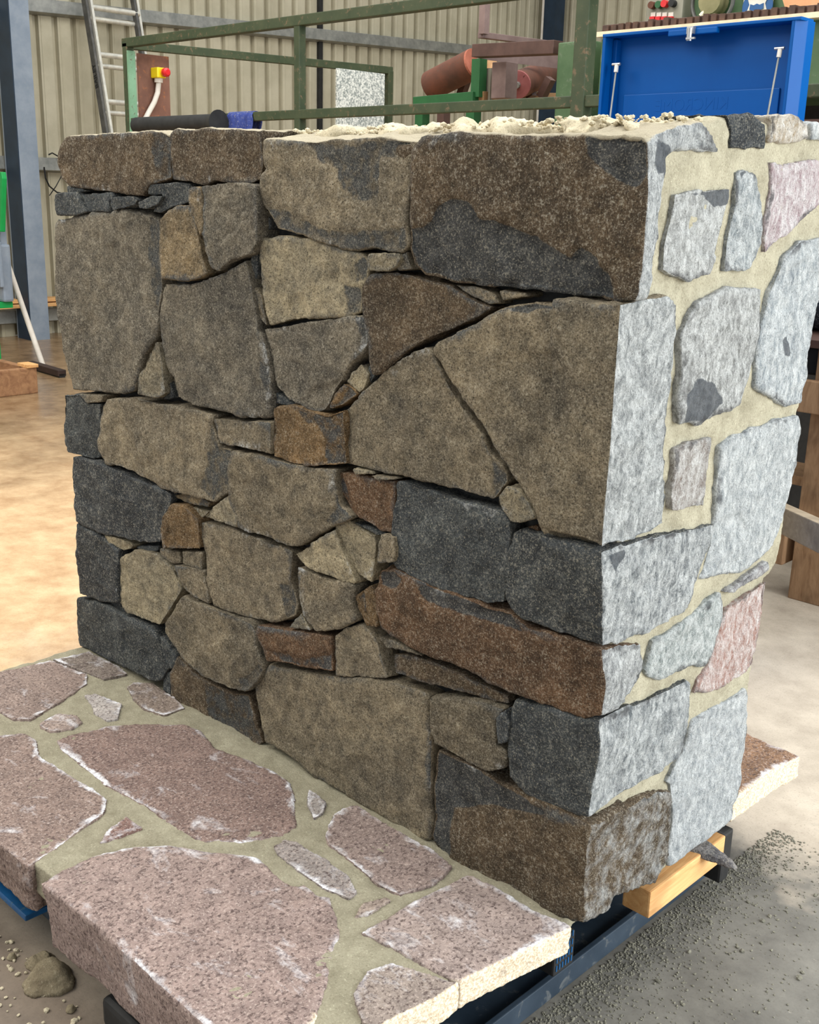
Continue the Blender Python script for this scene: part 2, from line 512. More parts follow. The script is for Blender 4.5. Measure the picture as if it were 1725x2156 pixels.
def carve(name, solids, mat, parent, vox, amp=.006, iters=3, seed=0, color=None, faces=(), patches=(), tone=.5,
          kind='wall', fine=1., top=False, corner=False, lift=None):
    """solids: list of prisms (points, offset, taper); meshes them into one stone and roughens it"""
    bm = bmesh.new()
    for pts, off, tp in solids:
        pts = np.array(pts, float)
        off = np.array(off, float)
        c = pts.mean(0)
        back = c + (pts - c) * tp + off
        if lift is not None:
            back[:, 2] += lift * np.clip((pts[:, 2] - c[2]) / max(1e-6, np.abs(pts[:, 2] - c[2]).max()) * 2, 0, 1)
        a = [bm.verts.new(p) for p in pts]
        b = [bm.verts.new(p) for p in back]
        bm.faces.new(a); bm.faces.new(b[::-1])
        for i in range(len(a)):
            j = (i + 1) % len(a)
            bm.faces.new([a[i], b[i], b[j], a[j]])
    bmesh.ops.recalc_face_normals(bm, faces=bm.faces[:])
    bmesh.ops.triangulate(bm, faces=bm.faces[:])
    me = bpy.data.meshes.new('t')
    bm.to_mesh(me); bm.free()
    o = bpy.data.objects.new('t', me)
    COL.objects.link(o)
    m = o.modifiers.new('r', 'REMESH')
    m.mode = 'VOXEL'; m.voxel_size = vox; m.adaptivity = 0
    m2 = o.modifiers.new('s', 'SMOOTH')
    m2.factor = .5; m2.iterations = iters
    dg = bpy.context.evaluated_depsgraph_get()
    me2 = bpy.data.meshes.new_from_object(o.evaluated_get(dg))
    bpy.data.objects.remove(o); bpy.data.meshes.remove(me)
    n = len(me2.vertices)
    v = np.empty(n * 3); me2.vertices.foreach_get('co', v); v = v.reshape(-1, 3)
    nr = np.empty(n * 3); me2.vertices.foreach_get('normal', nr); nr = nr.reshape(-1, 3)
    pat = np.zeros(n)
    edge = np.full(n, .05)
    side = np.zeros(n)
    dust = np.zeros(n)
    jit = fbm(v, 18, 4, 5) * .0065
    for ax, q in faces:                      # ax 1: front outline in x,z ; ax 0: side outline in y,z ; ax 2: top outline in x,y
        ia, ib = [(1, 2), (0, 2), (0, 1)][ax]
        P2 = v[:, [ia, ib]]
        sel = np.abs(nr[:, ax]) > .5
        q = np.array(q)[:, [ia, ib]]
        ds = []
        for a, b in zip(q, np.roll(q, -1, 0)):
            if corner and ax != 2 and min(abs(a[0]), abs(b[0])) < .03 and max(abs(a[0]), abs(b[0])) < .05: continue
            ds.append(seg_dist(P2, a, b))
        if ds:
            edge = np.where(sel, np.minimum(edge, np.min(ds, axis=0)), edge)
    for ax, q in patches:
        ia, ib = [(1, 2), (0, 2), (0, 1)][ax]
        q = np.array(q)[:, [ia, ib]]
        d = sdist(v[:, [ia, ib]], q) + jit
        sel = (np.abs(nr[:, ax]) > .3)
        k = np.clip(d / .010 + .5, 0, 1) * sel
        pat = np.maximum(pat, k * (1 if corner or kind == 'side' else .56))
    if kind == 'side': side[:] = 1
    if corner: side = np.clip((nr[:, 0] + nr[:, 1] * .9 + .15) * 1.6 + fbm(v, 30, 2, 3) * .15, 0, 1) * (nr[:, 2] < .8)
    if kind == 'pave': side = np.clip((nr[:, 0] - .3) * 3, 0, 1) * (v[:, 0] > -.16)
    if top: dust = np.clip(nr[:, 2] * 2.4 - 1.2 + fbm(v, 14, 3, 9) * .35, 0, 1)
    d = amp * fbm(v, 7, 3, seed) + amp * .5 * fbm(v, 30, 3, seed + 11) * fine + .0012 * fine * fbm(v, 120, 2, seed + 23)
    # ledges of split rock
    lg = fbm(v, 9, 2, seed + 40)
    d = d - amp * .8 * np.clip((lg - .35) * 9, 0, 1) * fine
    d = d - .007 * np.clip(pat, 0, 1) * (nr[:, 1] < -.5)
    v = v + nr * d[:, None]
    me2.vertices.foreach_set('co', v.ravel())
    for nm, arr in (('patch', pat), ('edge', edge), ('side', side), ('dust', dust), ('tone', np.full(n, tone)), ('own', np.full(n, .8 if kind == 'side' else .22))):
        at = me2.attributes.new(nm, 'FLOAT', 'POINT')
        at.data.foreach_set('value', arr.astype(np.float32))
    me2.polygons.foreach_set('use_smooth', np.ones(len(me2.polygons), bool))
    me2.name = name
    me2.materials.clear()
    ob = link(name, me2, mat, parent)
    if color: ob.color = color
    return ob


# ================================================================== the setting
me = MB()
me.box(-9.75, 9, -7, 12.3, -.12, 0)
tag(me.build('floor', FLOOR), kind='structure')


def cladding(name, a, b, z0, z1, inward):
    a, b, inward = Vector(a), Vector(b), Vector(inward)
    L = (b - a).length
    u = (b - a) / L
    prof = []
    k = 0
    while k * .2 < L:
        s0 = k * .2
        prof += [(s0, 0), (s0 + .012, 0), (s0 + .016, .006), (s0 + .024, .006), (s0 + .028, 0), (s0 + .13, 0), (s0 + .137, -.055), (s0 + .186, -.055), (s0 + .193, 0)]
        if k % 1 == 0: pass
        k += 1
    prof.append((L, 0))
    prof = [p for p in prof if p[0] <= L]
    bm = bmesh.new()
    rows = []
    for z in (z0, z1):
        rows.append([bm.verts.new(a + u * s + inward * d + Vector((0, 0, z))) for s, d in prof])
    back = [[bm.verts.new(a + u * s + inward * (d - .006) + Vector((0, 0, z))) for s, d in prof] for z in (z0, z1)]
    for r in (rows, back):
        for i in range(len(prof) - 1):
            bm.faces.new([r[0][i], r[0][i + 1], r[1][i + 1], r[1][i]])
    for e in (0, 1):
        for i in range(len(prof) - 1):
            bm.faces.new([rows[e][i], rows[e][i + 1], back[e][i + 1], back[e][i]])
    mb = MB(); mb.bm.free(); mb.bm = bm
    return tag(mb.build(name, CLAD), kind='structure')


cladding('wall_left', (-9.7, -6.9, 0), (-9.7, 12.2, 0), 0, 6.2, (1, 0, 0))
cladding('wall_back', (-9.7, 12.15, 0), (6, 12.15, 0), 0, 6.2, (0, -1, 0))


def girt(name, z, y0, y1, slope, h=.1):
    mb = MB()
    z0 = lambda y: z + slope * (y - 4.4)
    pts = [(0, h / 2), (.09, h / 2), (.09, h / 2 - .02), (.012, h / 2 - .02), (.012, -h / 2 + .004), (.1, -h / 2 + .004), (.1, -h / 2 - .012), (0, -h / 2 - .012)]
    pts = [(.0, h / 2), (.085, h / 2), (.1, -h / 2), (.0, -h / 2 - .02)]
    a = [mb.bm.verts.new((-9.7 + x, y0, z0(y0) + dz)) for x, dz in pts]
    b = [mb.bm.verts.new((-9.7 + x, y1, z0(y1) + dz)) for x, dz in pts]
    mb.bm.faces.new(a); mb.bm.faces.new(b[::-1])
    for i in range(4):
        j = (i + 1) % 4
        mb.bm.faces.new([a[i], b[i], b[j], a[j]])
    return tag(mb.build(name, GALV, bevel=.004), kind='structure')


girt('trim_1', 3.1, -6.8, 12.0, .033, .12)
girt('trim_2', 1.66, -6.8, 12.0, 0, .12)
girt('trim_3', .2, -6.8, 12.0, 0, .12)

# steel column against the left wall
c = empty('steel_column', (-9.42, 3.87, 0), 'blue-grey steel I-beam column standing against the beige sheet wall at far left', 'column')
MB().box(-9.32, -9.3, 3.80, 3.99, 0, 6.2).build('flange', NAVY, c)
MB().box(-9.59, -9.57, 3.80, 3.99, 0, 6.2).build('flange', NAVY, c)
MB().box(-9.57, -9.32, 3.885, 3.905, 0, 6.2).build('web', DARKBLUE, c)  # web is in shade; that shade is put into its darker colour
MB().box(-9.55, -9.30, 3.79, 3.80, 0, 6.2).build('web_shade_sheet', DARKBLUE, c)  # added dark sheet standing in for the shaded side of the web

# corner column and down pipe
c = empty('corner_column', (-9.5, 11.9, 0), 'dark navy steel column in the far corner of the shed', 'column')
MB().box(-9.5, -9.3, 11.8, 12.0, 0, 6.2).build('column_shaft', DARKBLUE, c)
MB().box(-9.54, -9.505, 11.8, 11.86, 0, 6.2).build('corner_flashing', WHITE, c)
pw = P(676, 120, 0, -9.66)
MB().box(-9.7, -9.66, pw[1] - .03, pw[1] + .03, 0, 6.2).build('drain_pipe', BLACK)
tag(bpy.data.objects['drain_pipe'], 'narrow dark vertical pipe fixed to the beige sheet wall behind the middle railing post', 'pipe')

# ------------------------------------------------------------------ ladder
lt = empty('extension_ladder', (-9.2, 5, 0), 'aluminium extension ladder leaning on the beige sheet wall behind the green railing', 'ladder')
t0, t1 = P(178, 0, 0, -9.42), P(222, 278, 0, -9.1)
dirv = (t1 - t0) / (t1[2] - t0[2])
r0 = P(287, 0, 0, -9.42)
wid = r0[1] - t0[1]
at = lambda z, k=0., dx=0.: Vector(t0 + dirv * (z - t0[2])) + Vector((dx, wid * k, 0))
for k in (0, 1):
    MB().bar(at(.0, k), at(3.75, k), .075, .025, (0, 1, 0)).build('stile', ALUD if k == 0 else ALU, lt)  # shade on the outer stile's side face is put into the darker metal
    MB().bar(at(1.2, k + (.06 if k == 0 else -.09), .035), at(3.8, k + (.06 if k == 0 else -.09), .035), .06, .025, (0, 1, 0)).build('fly_stile', ALU if k == 0 else ALUD, lt)
zz = [P(240, 25, 0, -9.45)[2] - .0 + .43 * i for i in range(-6, 3)]
for z in zz:
    MB().tube([at(z, .04, .04), at(z, .98, .04)], .026, 12).build('rung', ALU, lt, smooth=True)
    MB().tube([at(z - .1, .02), at(z - .1, .96)], .024, 12).build('rung', ALU, lt, smooth=True)


def text(name, body, size, mat, parent, mw, ext=.001):
    cu = bpy.data.curves.new(name, 'FONT')
    cu.body = body; cu.size = size; cu.extrude = ext; cu.align_x = 'CENTER'; cu.align_y = 'CENTER'
    o = bpy.data.objects.new('t', cu)
    COL.objects.link(o)
    dg = bpy.context.evaluated_depsgraph_get()
    me = bpy.data.meshes.new_from_object(o.evaluated_get(dg))
    bpy.data.objects.remove(o)
    me.transform(mw)
    me.name = name
    return link(name, me, mat, parent)


ld = (at(2.8) - at(2.0)).normalized()
nx = Vector((0, -1, 0)); ny = nx.cross(ld)
bz = P(204, 160, 1, at(2.6)[1] - .02)[2]
mt = Matrix((ld, -ld.cross(nx) * -1, nx)).transposed().to_4x4()
yax = nx.cross(ld)
mt = Matrix(((ld.x, yax.x, nx.x), (ld.y, yax.y, nx.y), (ld.z, yax.z, nx.z))).to_4x4()
text('lettering', 'BAILEY', .075, BLACK, lt, Matrix.Translation(at(bz) + Vector((0, -.016, 0))) @ mt)

# ------------------------------------------------------------------ railing
RY = 2.5
rl = empty('railing', (-3.7, RY, 0), 'chipped olive green square tube safety railing standing behind the stone wall', 'railing')
zt, zm = 2.305, 1.856
MB().bar((-5.34, RY, zt), (-1.0, RY, zt), .05, .05).build('top_rail', GRAIL, rl, .004)
MB().bar((-5.34, RY, zm), (-.9, RY, zm + .01), .045, .045).build('middle_rail', GRAIL, rl, .004)
for x, w_ in ((-5.31, .025), (-3.72, .022), (-1.945, .032)):
    MB().box(x - w_, x + w_, RY - w_, RY + w_, 0, zt if x < -2 else 2.9).build('post', GRAIL, rl, .004)
MB().bar((-5.31, RY, zt - .01), (-5.31, 4.72, zt + .035), .04, .05).build('return_rail', GRAIL, rl, .004)
MB().box(-5.335, -5.285, 4.67, 4.72, 0, zt + .03).build('post', GRAIL, rl, .004)
MB().box(-5.29, -5.275, 2.475, 2.525, 0, 2.26).build('paint_strip', mat_plain('mint_green_paint', (104, 142, 112), (120, 158, 128), 8, .6, spot=(96, 84, 66)), rl)

# rusty control plate and emergency stop
PX = -5.36
a, b = P(289, 108, 0, PX), P(361, 290, 0, PX)
o = MB().box(PX - .012, PX, a[1], b[1], 0, a[2] - .01).build('mounting_plate', RUST)
tag(o, 'rust-brown steel plate carrying the yellow emergency stop box', 'steel plate')
e = empty('emergency_stop', P(337, 155, 0, PX), 'yellow emergency stop box with a red mushroom button on the rusty plate', 'emergency stop')
a, b = P(331, 141, 0, PX + .075), P(350, 165, 0, PX + .075)
MB().box(PX + .001, PX + .075, a[1], b[1], b[2], a[2]).build('enclosure', YEL, e, .006)
bc = Vector(P(343, 153, 0, PX + .07))
MB().tube([bc, bc + Vector((.02, 0, 0)), bc + Vector((.021, 0, 0)), bc + Vector((.045, 0, 0)), bc + Vector((.055, 0, 0))], [.014, .014, .026, .026, .016], 18).build('button', RED, e, smooth=True)
pts = [P(x, y, 0, PX + .03) for x, y in ((334, 164), (334, 176), (332, 195), (325, 215), (314, 235), (303, 256), (296, 285))]
MB().tube(pts, .016, 10).build('conduit', WHITE, e, smooth=True)
MB().tube([P(334, 163, 0, PX + .03), P(334, 174, 0, PX + .03)], .026, 12).build('cable_gland', WHITE, e, smooth=True)

# black hose roller lying under the rail, blue cloth
h = empty('rubber_roller', P(380, 264, 1, 2.44), 'black rubber roller with a flared end lying behind the top left stones', 'roller')
a, b = P(288, 264, 1, 2.4), P(452, 258, 1, 2.4)
MB().tube([a, b], .045, 20).build('roller_body', BLACK, h, smooth=True)
d = (Vector(b) - Vector(a)).normalized()
b = Vector(b)
MB().tube([b - d * .03, b + d * .01, b + d * .035, b + d * .04], [.045, .05, .066, .066], 20).build('flared_end', BLACK, h, smooth=True)


def drape(name, x0, x1, y, ztop, drop, mat, label, cat):
    nu, nv = 24, 22
    bm = bmesh.new()
    g = []
    for i in range(nu):
        row = []
        u = i / (nu - 1)
        for j in range(nv):
            s = j / (nv - 1) * 2 - 1
            w = .006 * math.sin(u * 17) * abs(s) + .003 * math.sin(u * 31 + 2)
            r = .032
            L = drop * (1 + .12 * math.sin(u * 9))
            if abs(s) < .3:
                an = s / .3 * PI / 2
                p = (x0 + (x1 - x0) * u, y + r * math.sin(an), ztop - r + r * math.cos(an) + .004)
            else:
                k = (abs(s) - .3) / .7
                p = (x0 + (x1 - x0) * u + .01 * math.sin(k * 5 + u), y + math.copysign(r + w, s), ztop - r - k * L)
            row.append(bm.verts.new(p))
        g.append(row)
    for i in range(nu - 1):
        for j in range(nv - 1):
            bm.faces.new([g[i][j], g[i + 1][j], g[i + 1][j + 1], g[i][j + 1]]).smooth = True
    me = bpy.data.meshes.new(name)
    bm.to_mesh(me); bm.free()
    o = link(name, me, mat)
    m = o.modifiers.new('s', 'SOLIDIFY'); m.thickness = .003
    return tag(o, label, cat)


a, b = P(487, 246, 1, RY), P(540, 246, 1, RY)
drape('cloth', a[0], b[0], RY, zm + .028, .12, CLOTH, 'stained blue cloth draped over the middle rail behind the wall top', 'cloth')

# speckled board in the return rail
a, b = P(708, 147, 0, -5.27), P(808, 148, 0, -5.27)
MB().box(-5.275, -5.255, a[1], b[1], 0.9, zt + .0).build('foil_board', SPECK, bevel=.002)
tag(bpy.data.objects['foil_board'], 'silver speckled foil board standing inside the green railing return', 'board')

# ------------------------------------------------------------------ roller conveyor
Y = 3.5
rc = empty('roller_conveyor', (-3.3, Y, 0), 'rust-brown roller conveyor on a green frame behind the railing', 'conveyor')
q = lambda x, y, yy=Y: Vector(P(x, y, 1, yy))
MB().bar(q(882, 216), q(1008, 205), .1, .055).build('green_beam', GRNB, rc, .003)
MB().bar(q(1005, 204), q(1180, 207, 4.3), .09, .055).build('dusty_beam', DUST, rc, .003)
for x, yy in ((890, 3.5), (998, 3.5), (935, 4.1)):
    g = q(x, 222, yy)
    MB().box(g.x - .03, g.x + .03, yy - .03, yy + .03, 0, g.z).build('leg', GRNB if yy < 4 else RDARK, rc)
g = q(1008, 180)
MB().box(g.x - .03, g.x + .03, 3.47, 3.53, q(1008, 205).z, q(1005, 125).z).build('upright', GRNB, rc)
g = q(1022, 180, 3.55)
MB().box(g.x - .035, g.x + .045, 3.54, 3.56, g.z - .12, q(1020, 142).z).build('side_plate', GREY, rc)


def roller(a, b, r, mat, endmat):
    o = MB().tube([a, b], r, 26).build('roller', mat, rc, smooth=True)
    a, b = Vector(a), Vector(b)
    d = (b - a).normalized()
    MB().tube([b, b + d * .012, b + d * .013, b + d * .002], [r * 1.0, r * .98, r * .6, r * .55], 26).build('roller_end', endmat, o)
    MB().tube([a, b + d * .04], .018, 10).build('axle', GALV, o)


ENDM = mat_plain('orange_rust', (140, 78, 58), (164, 96, 74), 9, .7)
ENDP = mat_plain('faded_red_paint', (130, 72, 70), (150, 88, 86), 9, .7)
roller(q(908, 180, 3.75), q(998, 134, 3.75), .085, RUSTR, ENDM)
roller(q(1062, 185, 3.9), q(1022, 145, 3.9), .075, DUST, DUST)
roller(q(1150, 155, 4.2), q(1092, 178, 3.75), .075, RUSTR, ENDP)
MB().bar(q(1004, 108, 3.4), q(1176, 100, 3.4), .08, .065).build('lower_rail', RDARK, rc, .003)
MB().bar(q(1012, 74, 3.42), q(1172, 94, 4.1), .04, .03).build('upper_rail', MAUVE, rc, .003)
g = q(1018, 90, 3.42)
MB().box(g.x - .02, g.x + .02, 3.4, 3.44, q(0, 120).z, q(1018, 72, 3.42).z).build('upright', MAUVE, rc)
MB().prism([q(1008, 112, 3.5), q(1008, 124, 3.5), q(1172, 144, 4.0), q(1172, 116, 4.0)], (0, .02, 0)).build('cross_plate', MAUVE, rc)
g = q(1063, 160, 3.55)
MB().box(g.x - .05, g.x + .05, 3.5, 3.6, q(1063, 208, 3.55).z, q(1063, 132, 3.55).z).build('upright', MAUVE, rc, .003)
for (x0, y0, x1, y1, yy) in ((970, 205, 985, 158, 3.85), (1035, 205, 1090, 205, 3.8), (1140, 205, 1160, 165, 3.9), (1120, 205, 1112, 178, 3.9)):
    MB().bar(q(x0, y0, yy), q(x1, y1, yy), .045, .045).build('bracket', RDARK, rc)
# green machine housings
a, b = q(1176, 90, 3.3), q(1246, 90, 3.3)
MB().box(a[0], b[0], 3.3, 3.9, 0, a[2]).build('gear_housing', GRNM, bevel=.006)
tag(bpy.data.objects['gear_housing'], 'plain green steel housing at the right end of the roller conveyor', 'machine')
mc = empty('stone_saw', (-1.6, 3.2, 0), 'large green machine with a chain conveyor edge and control panel behind the blue lid', 'machine')
zl = q(1500, 50, 3.2).z
a = q(1262, 80, 3.2)
MB().box(a.x, 1.2, 3.22, 4.3, zl - .31, zl - .02).build('side_panel', GRNM, mc, .005)
MB().bar((a.x, 3.2, zl - .005), (1.2, 3.2, zl - .005), .05, .022).build('cream_edge', CREAM, mc)
MB().bar((a.x, 3.25, zl + .025), (1.2, 3.25, zl + .025), .06, .03).build('chain_bed', RDARK, mc, .003)
mb = MB()
for i in range(70):
    x = a.x + .02 + i * .04
    mb.box(x, x + .022 + .006 * random.random(), 3.205, 3.25, zl + .012, zl + .034 + .012 * random.random())
mb.build('chain', mat_plain('greasy_brown_chain', (58, 44, 38), (92, 66, 52), 12, .7, 0, .2), mc)
MB().bar((a.x, 3.24, zl - .43), (1.2, 3.24, zl - .43), .06, .055).build('lower_rail', RDARK, mc)
MB().box(a.x + .02, 1.2, 3.7, 4.2, 0, zl - .31).build('base', BLACK, mc)
for x in (a.x + .03, .9):
    MB().box(x, x + .08, 3.22, 3.3, 0, zl - .3).build('leg', GRNM, mc)
p0, p1 = q(1365, 60, 3.75), q(1441, 60, 3.75)
MB().box(p1.x, 1.2, 3.8, 4.3, zl, zl + 1.0).build('upper_housing', GRNM, mc, .005)
cp = MB().box(p0.x, p1.x, 3.72, 3.86, zl + .0, zl + .42).build('control_panel', GREY, mc, .005)
for k, (x, y, m) in enumerate(((1377, 12, RUSTR), (1392, 11, GRNB), (1404, 9, RED), (1420, 8, BLACK))):
    g = q(x, y, 3.72)
    MB().tube([g, g + Vector((0, -.03, 0))], .017, 14).build('button', m, cp)
for x in (1377, 1389, 1401, 1414):
    g = q(x, 32, 3.72)
    MB().box(g.x - .013, g.x + .013, 3.712, 3.722, g.z - .012, g.z + .012).build('label_plate', WHITE, cp)
    g = q(x, 42, 3.72)
    MB().box(g.x - .013, g.x + .013, 3.70, 3.722, g.z - .014, g.z + .014).build('switch', RED, cp)
g = q(1512, 6, 3.78)
hw = MB().tube([g + Vector((0, 0, 0)), g + Vector((0, -.08, 0))], .06, 16).build('motor_hub', mat_plain('dusty_olive_casting', (116, 110, 76), (140, 132, 96), 9, .7), mc, smooth=True)
ring = [g + Vector((math.cos(t) * .11, -.05, math.sin(t) * .11)) for t in np.linspace(0, 2 * PI, 30)]
MB().tube(ring, .01, 8).build('hand_wheel', ALUD, mc, smooth=True)
MB().tube([g + Vector((0, -.05, 0)), q(1475, 34, 3.7)], .01, 8).build('lever', CREAM, mc, smooth=True)
MB().tube([g + Vector((.0, -.05, 0)), g + Vector((.03, -.06, -.12))], .01, 8).build('lever', CREAM, mc, smooth=True)
a, b = q(1648, 20, 3.7), q(1760, 20, 3.7)
MB().prism([q(1655, 22, 3.7), q(1800, 10, 3.7), q(1800, -60, 3.7), q(1630, -60, 3.7)], (0, .02, 0)).build('plywood_sheet', ORANGE)
tag(bpy.data.objects['plywood_sheet'], 'orange-tan plywood sheet propped on the green machine at top right', 'board')
# safety sign
sg = empty('safety_sign', q(1595, 10, 3.77), 'white safety sign with a blue disc and a white welding mask pictogram', 'sign')
p0, p1 = q(1566, 27, 3.78), q(1626, 22, 3.78)
MB().box(p0.x, p1.x, 3.77, 3.785, p0.z - .01, p0.z + .3).build('sign_plate', WHITE, sg)
cc = q(1596, 14, 3.77)
disc = [cc + Vector((.078 * math.cos(t), 0, .078 * math.sin(t))) for t in np.linspace(0, 2 * PI, 40, False)]
dd = MB().prism(disc, (0, -.004, 0)).build('blue_disc', SIGNB, sg)
hd = [cc + Vector((.05 * math.cos(t), -.005, .035 + .028 * math.sin(t))) for t in np.linspace(0, PI, 16)] + [cc + Vector((-.04, -.005, .01)), cc + Vector((-.058, -.005, -.04)), cc + Vector((-.03, -.005, -.055)), cc + Vector((.03, -.005, -.055)), cc + Vector((.058, -.005, -.04)), cc + Vector((.04, -.005, .01))]
MB().prism(hd, (0, -.003, 0)).build('white_head', WHITE, sg)
vs = [cc + Vector((x, -.009, z)) for x, z in ((-.034, .012), (-.036, -.012), (-.012, -.02), (0, -.012), (.012, -.02), (.036, -.012), (.034, .012), (.015, .006), (0, .012), (-.015, .006))]
MB().prism(vs, (0, -.003, 0)).build('blue_visor', SIGNB, sg)

# ------------------------------------------------------------------ tool chest
LY = 2.0
tc = empty('tool_chest', (-1.14, LY, 0), 'glossy blue steel tool chest with its lid raised behind the wall', 'tool chest')
x0, x1, zt2, zb2 = -1.497, -.79, 2.03, 1.62
MB().box(x0, x1, LY - .42, LY + .03, .12, zb2 - .01).build('chest_body', BLUE, tc, .008)
for (cx_, cy_) in ((x0 + .07, LY - .35), (x1 - .07, LY - .35), (x0 + .07, LY - .04), (x1 - .07, LY - .04)):
    MB().tube([(cx_ - .02, cy_, .06), (cx_ + .02, cy_, .06)], .06, 18).build('castor', BLACK, tc)
lid = MB().box(x0 + .01, x1 - .01, LY + .06, LY + .068, zb2, zt2).build('lid', BLUE, tc)
MB().box(x0, x0 + .012, LY - .01, LY + .07, zb2, zt2 - .004).build('lid_rim', BLUE, lid, .003)
MB().box(x0 + .012, x0 + .03, LY + .035, LY + .07, zb2, zt2 - .01).build('lid_rim', BLUE, lid, .003)
MB().box(x1 - .012, x1, LY - .01, LY + .07, zb2, zt2 - .004).build('lid_rim', BLUE, lid, .003)
MB().prism([(x1 - .0005, LY - .012, zb2), (x1 + .022, LY + .03, zb2), (x1 + .022, LY + .08, zb2), (x1 - .0005, LY + .08, zb2)], (0, 0, zt2 - zb2 - .002)).build('lid_rim', BLUE, lid, .003)
MB().box(x0, x1 + .02, LY - .012, LY + .07, zt2 - .006, zt2 + .004).build('lid_rim', BLUE, lid, .002)
MB().box(x0 + .06, x1 - .06, LY + .053, LY + .061, zb2, q(1450, 190, LY).z).build('embossed_panel', BLUE, lid, .003)
mt = Matrix.Translation(((x0 + x1) / 2 - .02, LY + .053, q(1450, 218, LY).z)) @ Matrix.Rotation(PI / 2, 4, 'X') @ Matrix.Scale(-1, 4, (1, 0, 0))
text('embossed_lettering', 'KINCROME', .055, BLUE, lid, mt, .0006)
g = q(1463, 66, LY)
MB().box(g.x - .09, g.x + .09, LY - .016, LY + .004, zt2 - .022, zt2 - .004).build('handle_lip', BLUE, lid, .003)
mb = MB().tube([g + Vector((0, -.03, .006)), g + Vector((0, -.03, -.032))], .009, 12)
mb.bar(g + Vector((-.004, -.04, -.026)), g + Vector((.028, -.04, -.026)), .008, .006)
mb.box(g.x - .012, g.x + .012, LY - .03, LY - .012, g.z - .01, g.z + .012)
mb.build('latch', CHROME, lid)
for (ax, ay, bx, by) in ((1299, 138, 1283, 262), (1643, 105, 1613, 262)):
    a, b = q(ax, ay, LY), q(bx, by, LY - .02)
    s = MB().tube([a, b], .0032, 10).build('gas_strut', GALV, lid, smooth=True)
    u = (b - a).normalized()
    MB().tube([a - u * .002, a + u * .022], .0075, 10).build('ball_socket', WHITE, s, smooth=True)
    MB().tube([a + Vector((-.018, .0, .004)), a + Vector((.014, 0, .004))], .005, 8).build('pin', CHROME, s)

# ------------------------------------------------------------------ left background
g = on((60, 757), 1, 3.1)
cr = empty('timber_crate', (-7.4, 2.0, 0), 'low open crate of dirty boards on the floor at the left edge', 'crate')
MB().box(-6.72, -6.66, 1.5, 2.47, 0, .19).build('end_board', CRATE, cr, .008)
MB().box(-8.2, -6.72, 2.41, 2.47, 0, .185).build('side_board', CRATE, cr, .006)
MB().box(-8.2, -6.72, 1.5, 1.56, 0, .185).build('side_board', CRATE, cr, .006)
MB().box(-8.2, -6.72, 1.56, 2.41, .0, .03).build('base_board', CRATE, cr)
MB().box(-6.80, -6.65, 2.39, 2.48, .19, .215).build('packing_block', WOODN, cr, .004)

br = empty('push_broom', (-7.5, 3.0, 0), 'push broom with a long white handle and dark head leaning at the left', 'broom')
b0, b1 = Vector(on((90, 768), 1, 3.07)), Vector(on((18, 560), 1, 2.95))
MB().tube([b0, b1], .022, 12).build('handle', WHITE, br, smooth=True)
f0, f1 = Vector(on((62, 766), 2, .035)), Vector(on((131, 786), 2, .035))
MB().bar(f0, f1, .07, .05).build('head', mat_plain('dark_stained_wood', (40, 28, 24), (60, 42, 36), 12, .7), br, .006)
MB().bar(f0 + Vector((0, 0, -.02)), f1 + Vector((0, 0, -.02)), .05, .03).build('bristles', BLACK, br)

gm = empty('gearbox_machine', (-7.4, 2.75, 0), 'blue cast gearbox with a bolted round flange and green guard at the left edge', 'machine')
GY = 2.74
a = Vector(on((19, 512), 1, GY)); b = Vector(on((18, 635), 1, GY))
a.x -= .19; b.x -= .19
MB().box(a.x - .5, a.x - .03, GY + .03, GY + .12, b.z - .02, a.z - .02).build('gearbox', NAVY, gm, .02)
MB().box(a.x - .5, a.x, GY, GY + .03, b.z + .1, a.z).build('flange_plate', NAVY, gm, .008)
cf = Vector((a.x - .14, GY, (a.z + b.z) / 2 + .05))
fl = MB().tube([cf, cf + Vector((0, -.03, 0))], .12, 30).build('round_flange', mat_plain('blue_grey_casting', (88, 104, 120), (104, 120, 136), 8, .5), gm)
for k in range(8):
    t = k * PI / 4 + .3
    p = cf + Vector((.1 * math.cos(t), -.028, .1 * math.sin(t)))
    MB().tube([p, p + Vector((0, -.006, 0))], .012, 10).build('bolt', BLACK, fl)
c0 = Vector(on((10, 362), 1, GY)) - Vector((.05, 0, 0))
MB().prism([Vector((c0.x + dx, GY, c0.z + dz)) for dx, dz in ((-.4, 0), (-.01, 0), (0, -.05), (-.09, -.45), (-.4, -.45))], (0, .04, 0)).build('guard', GRNS, gm, .006)
MB().box(a.x - .5, a.x - .06, GY, GY + .12, b.z - .07, b.z - .02).build('base_plate', GRNS, gm, .005)
MB().box(a.x - .45, a.x - .3, GY, GY + .1, 0, b.z - .07).build('stand', GRNS, gm)
MB().box(c0.x - .4, c0.x - .2, GY + .05, GY + .1, a.z - .05, c0.z - .3).build('neck', NAVY, gm)

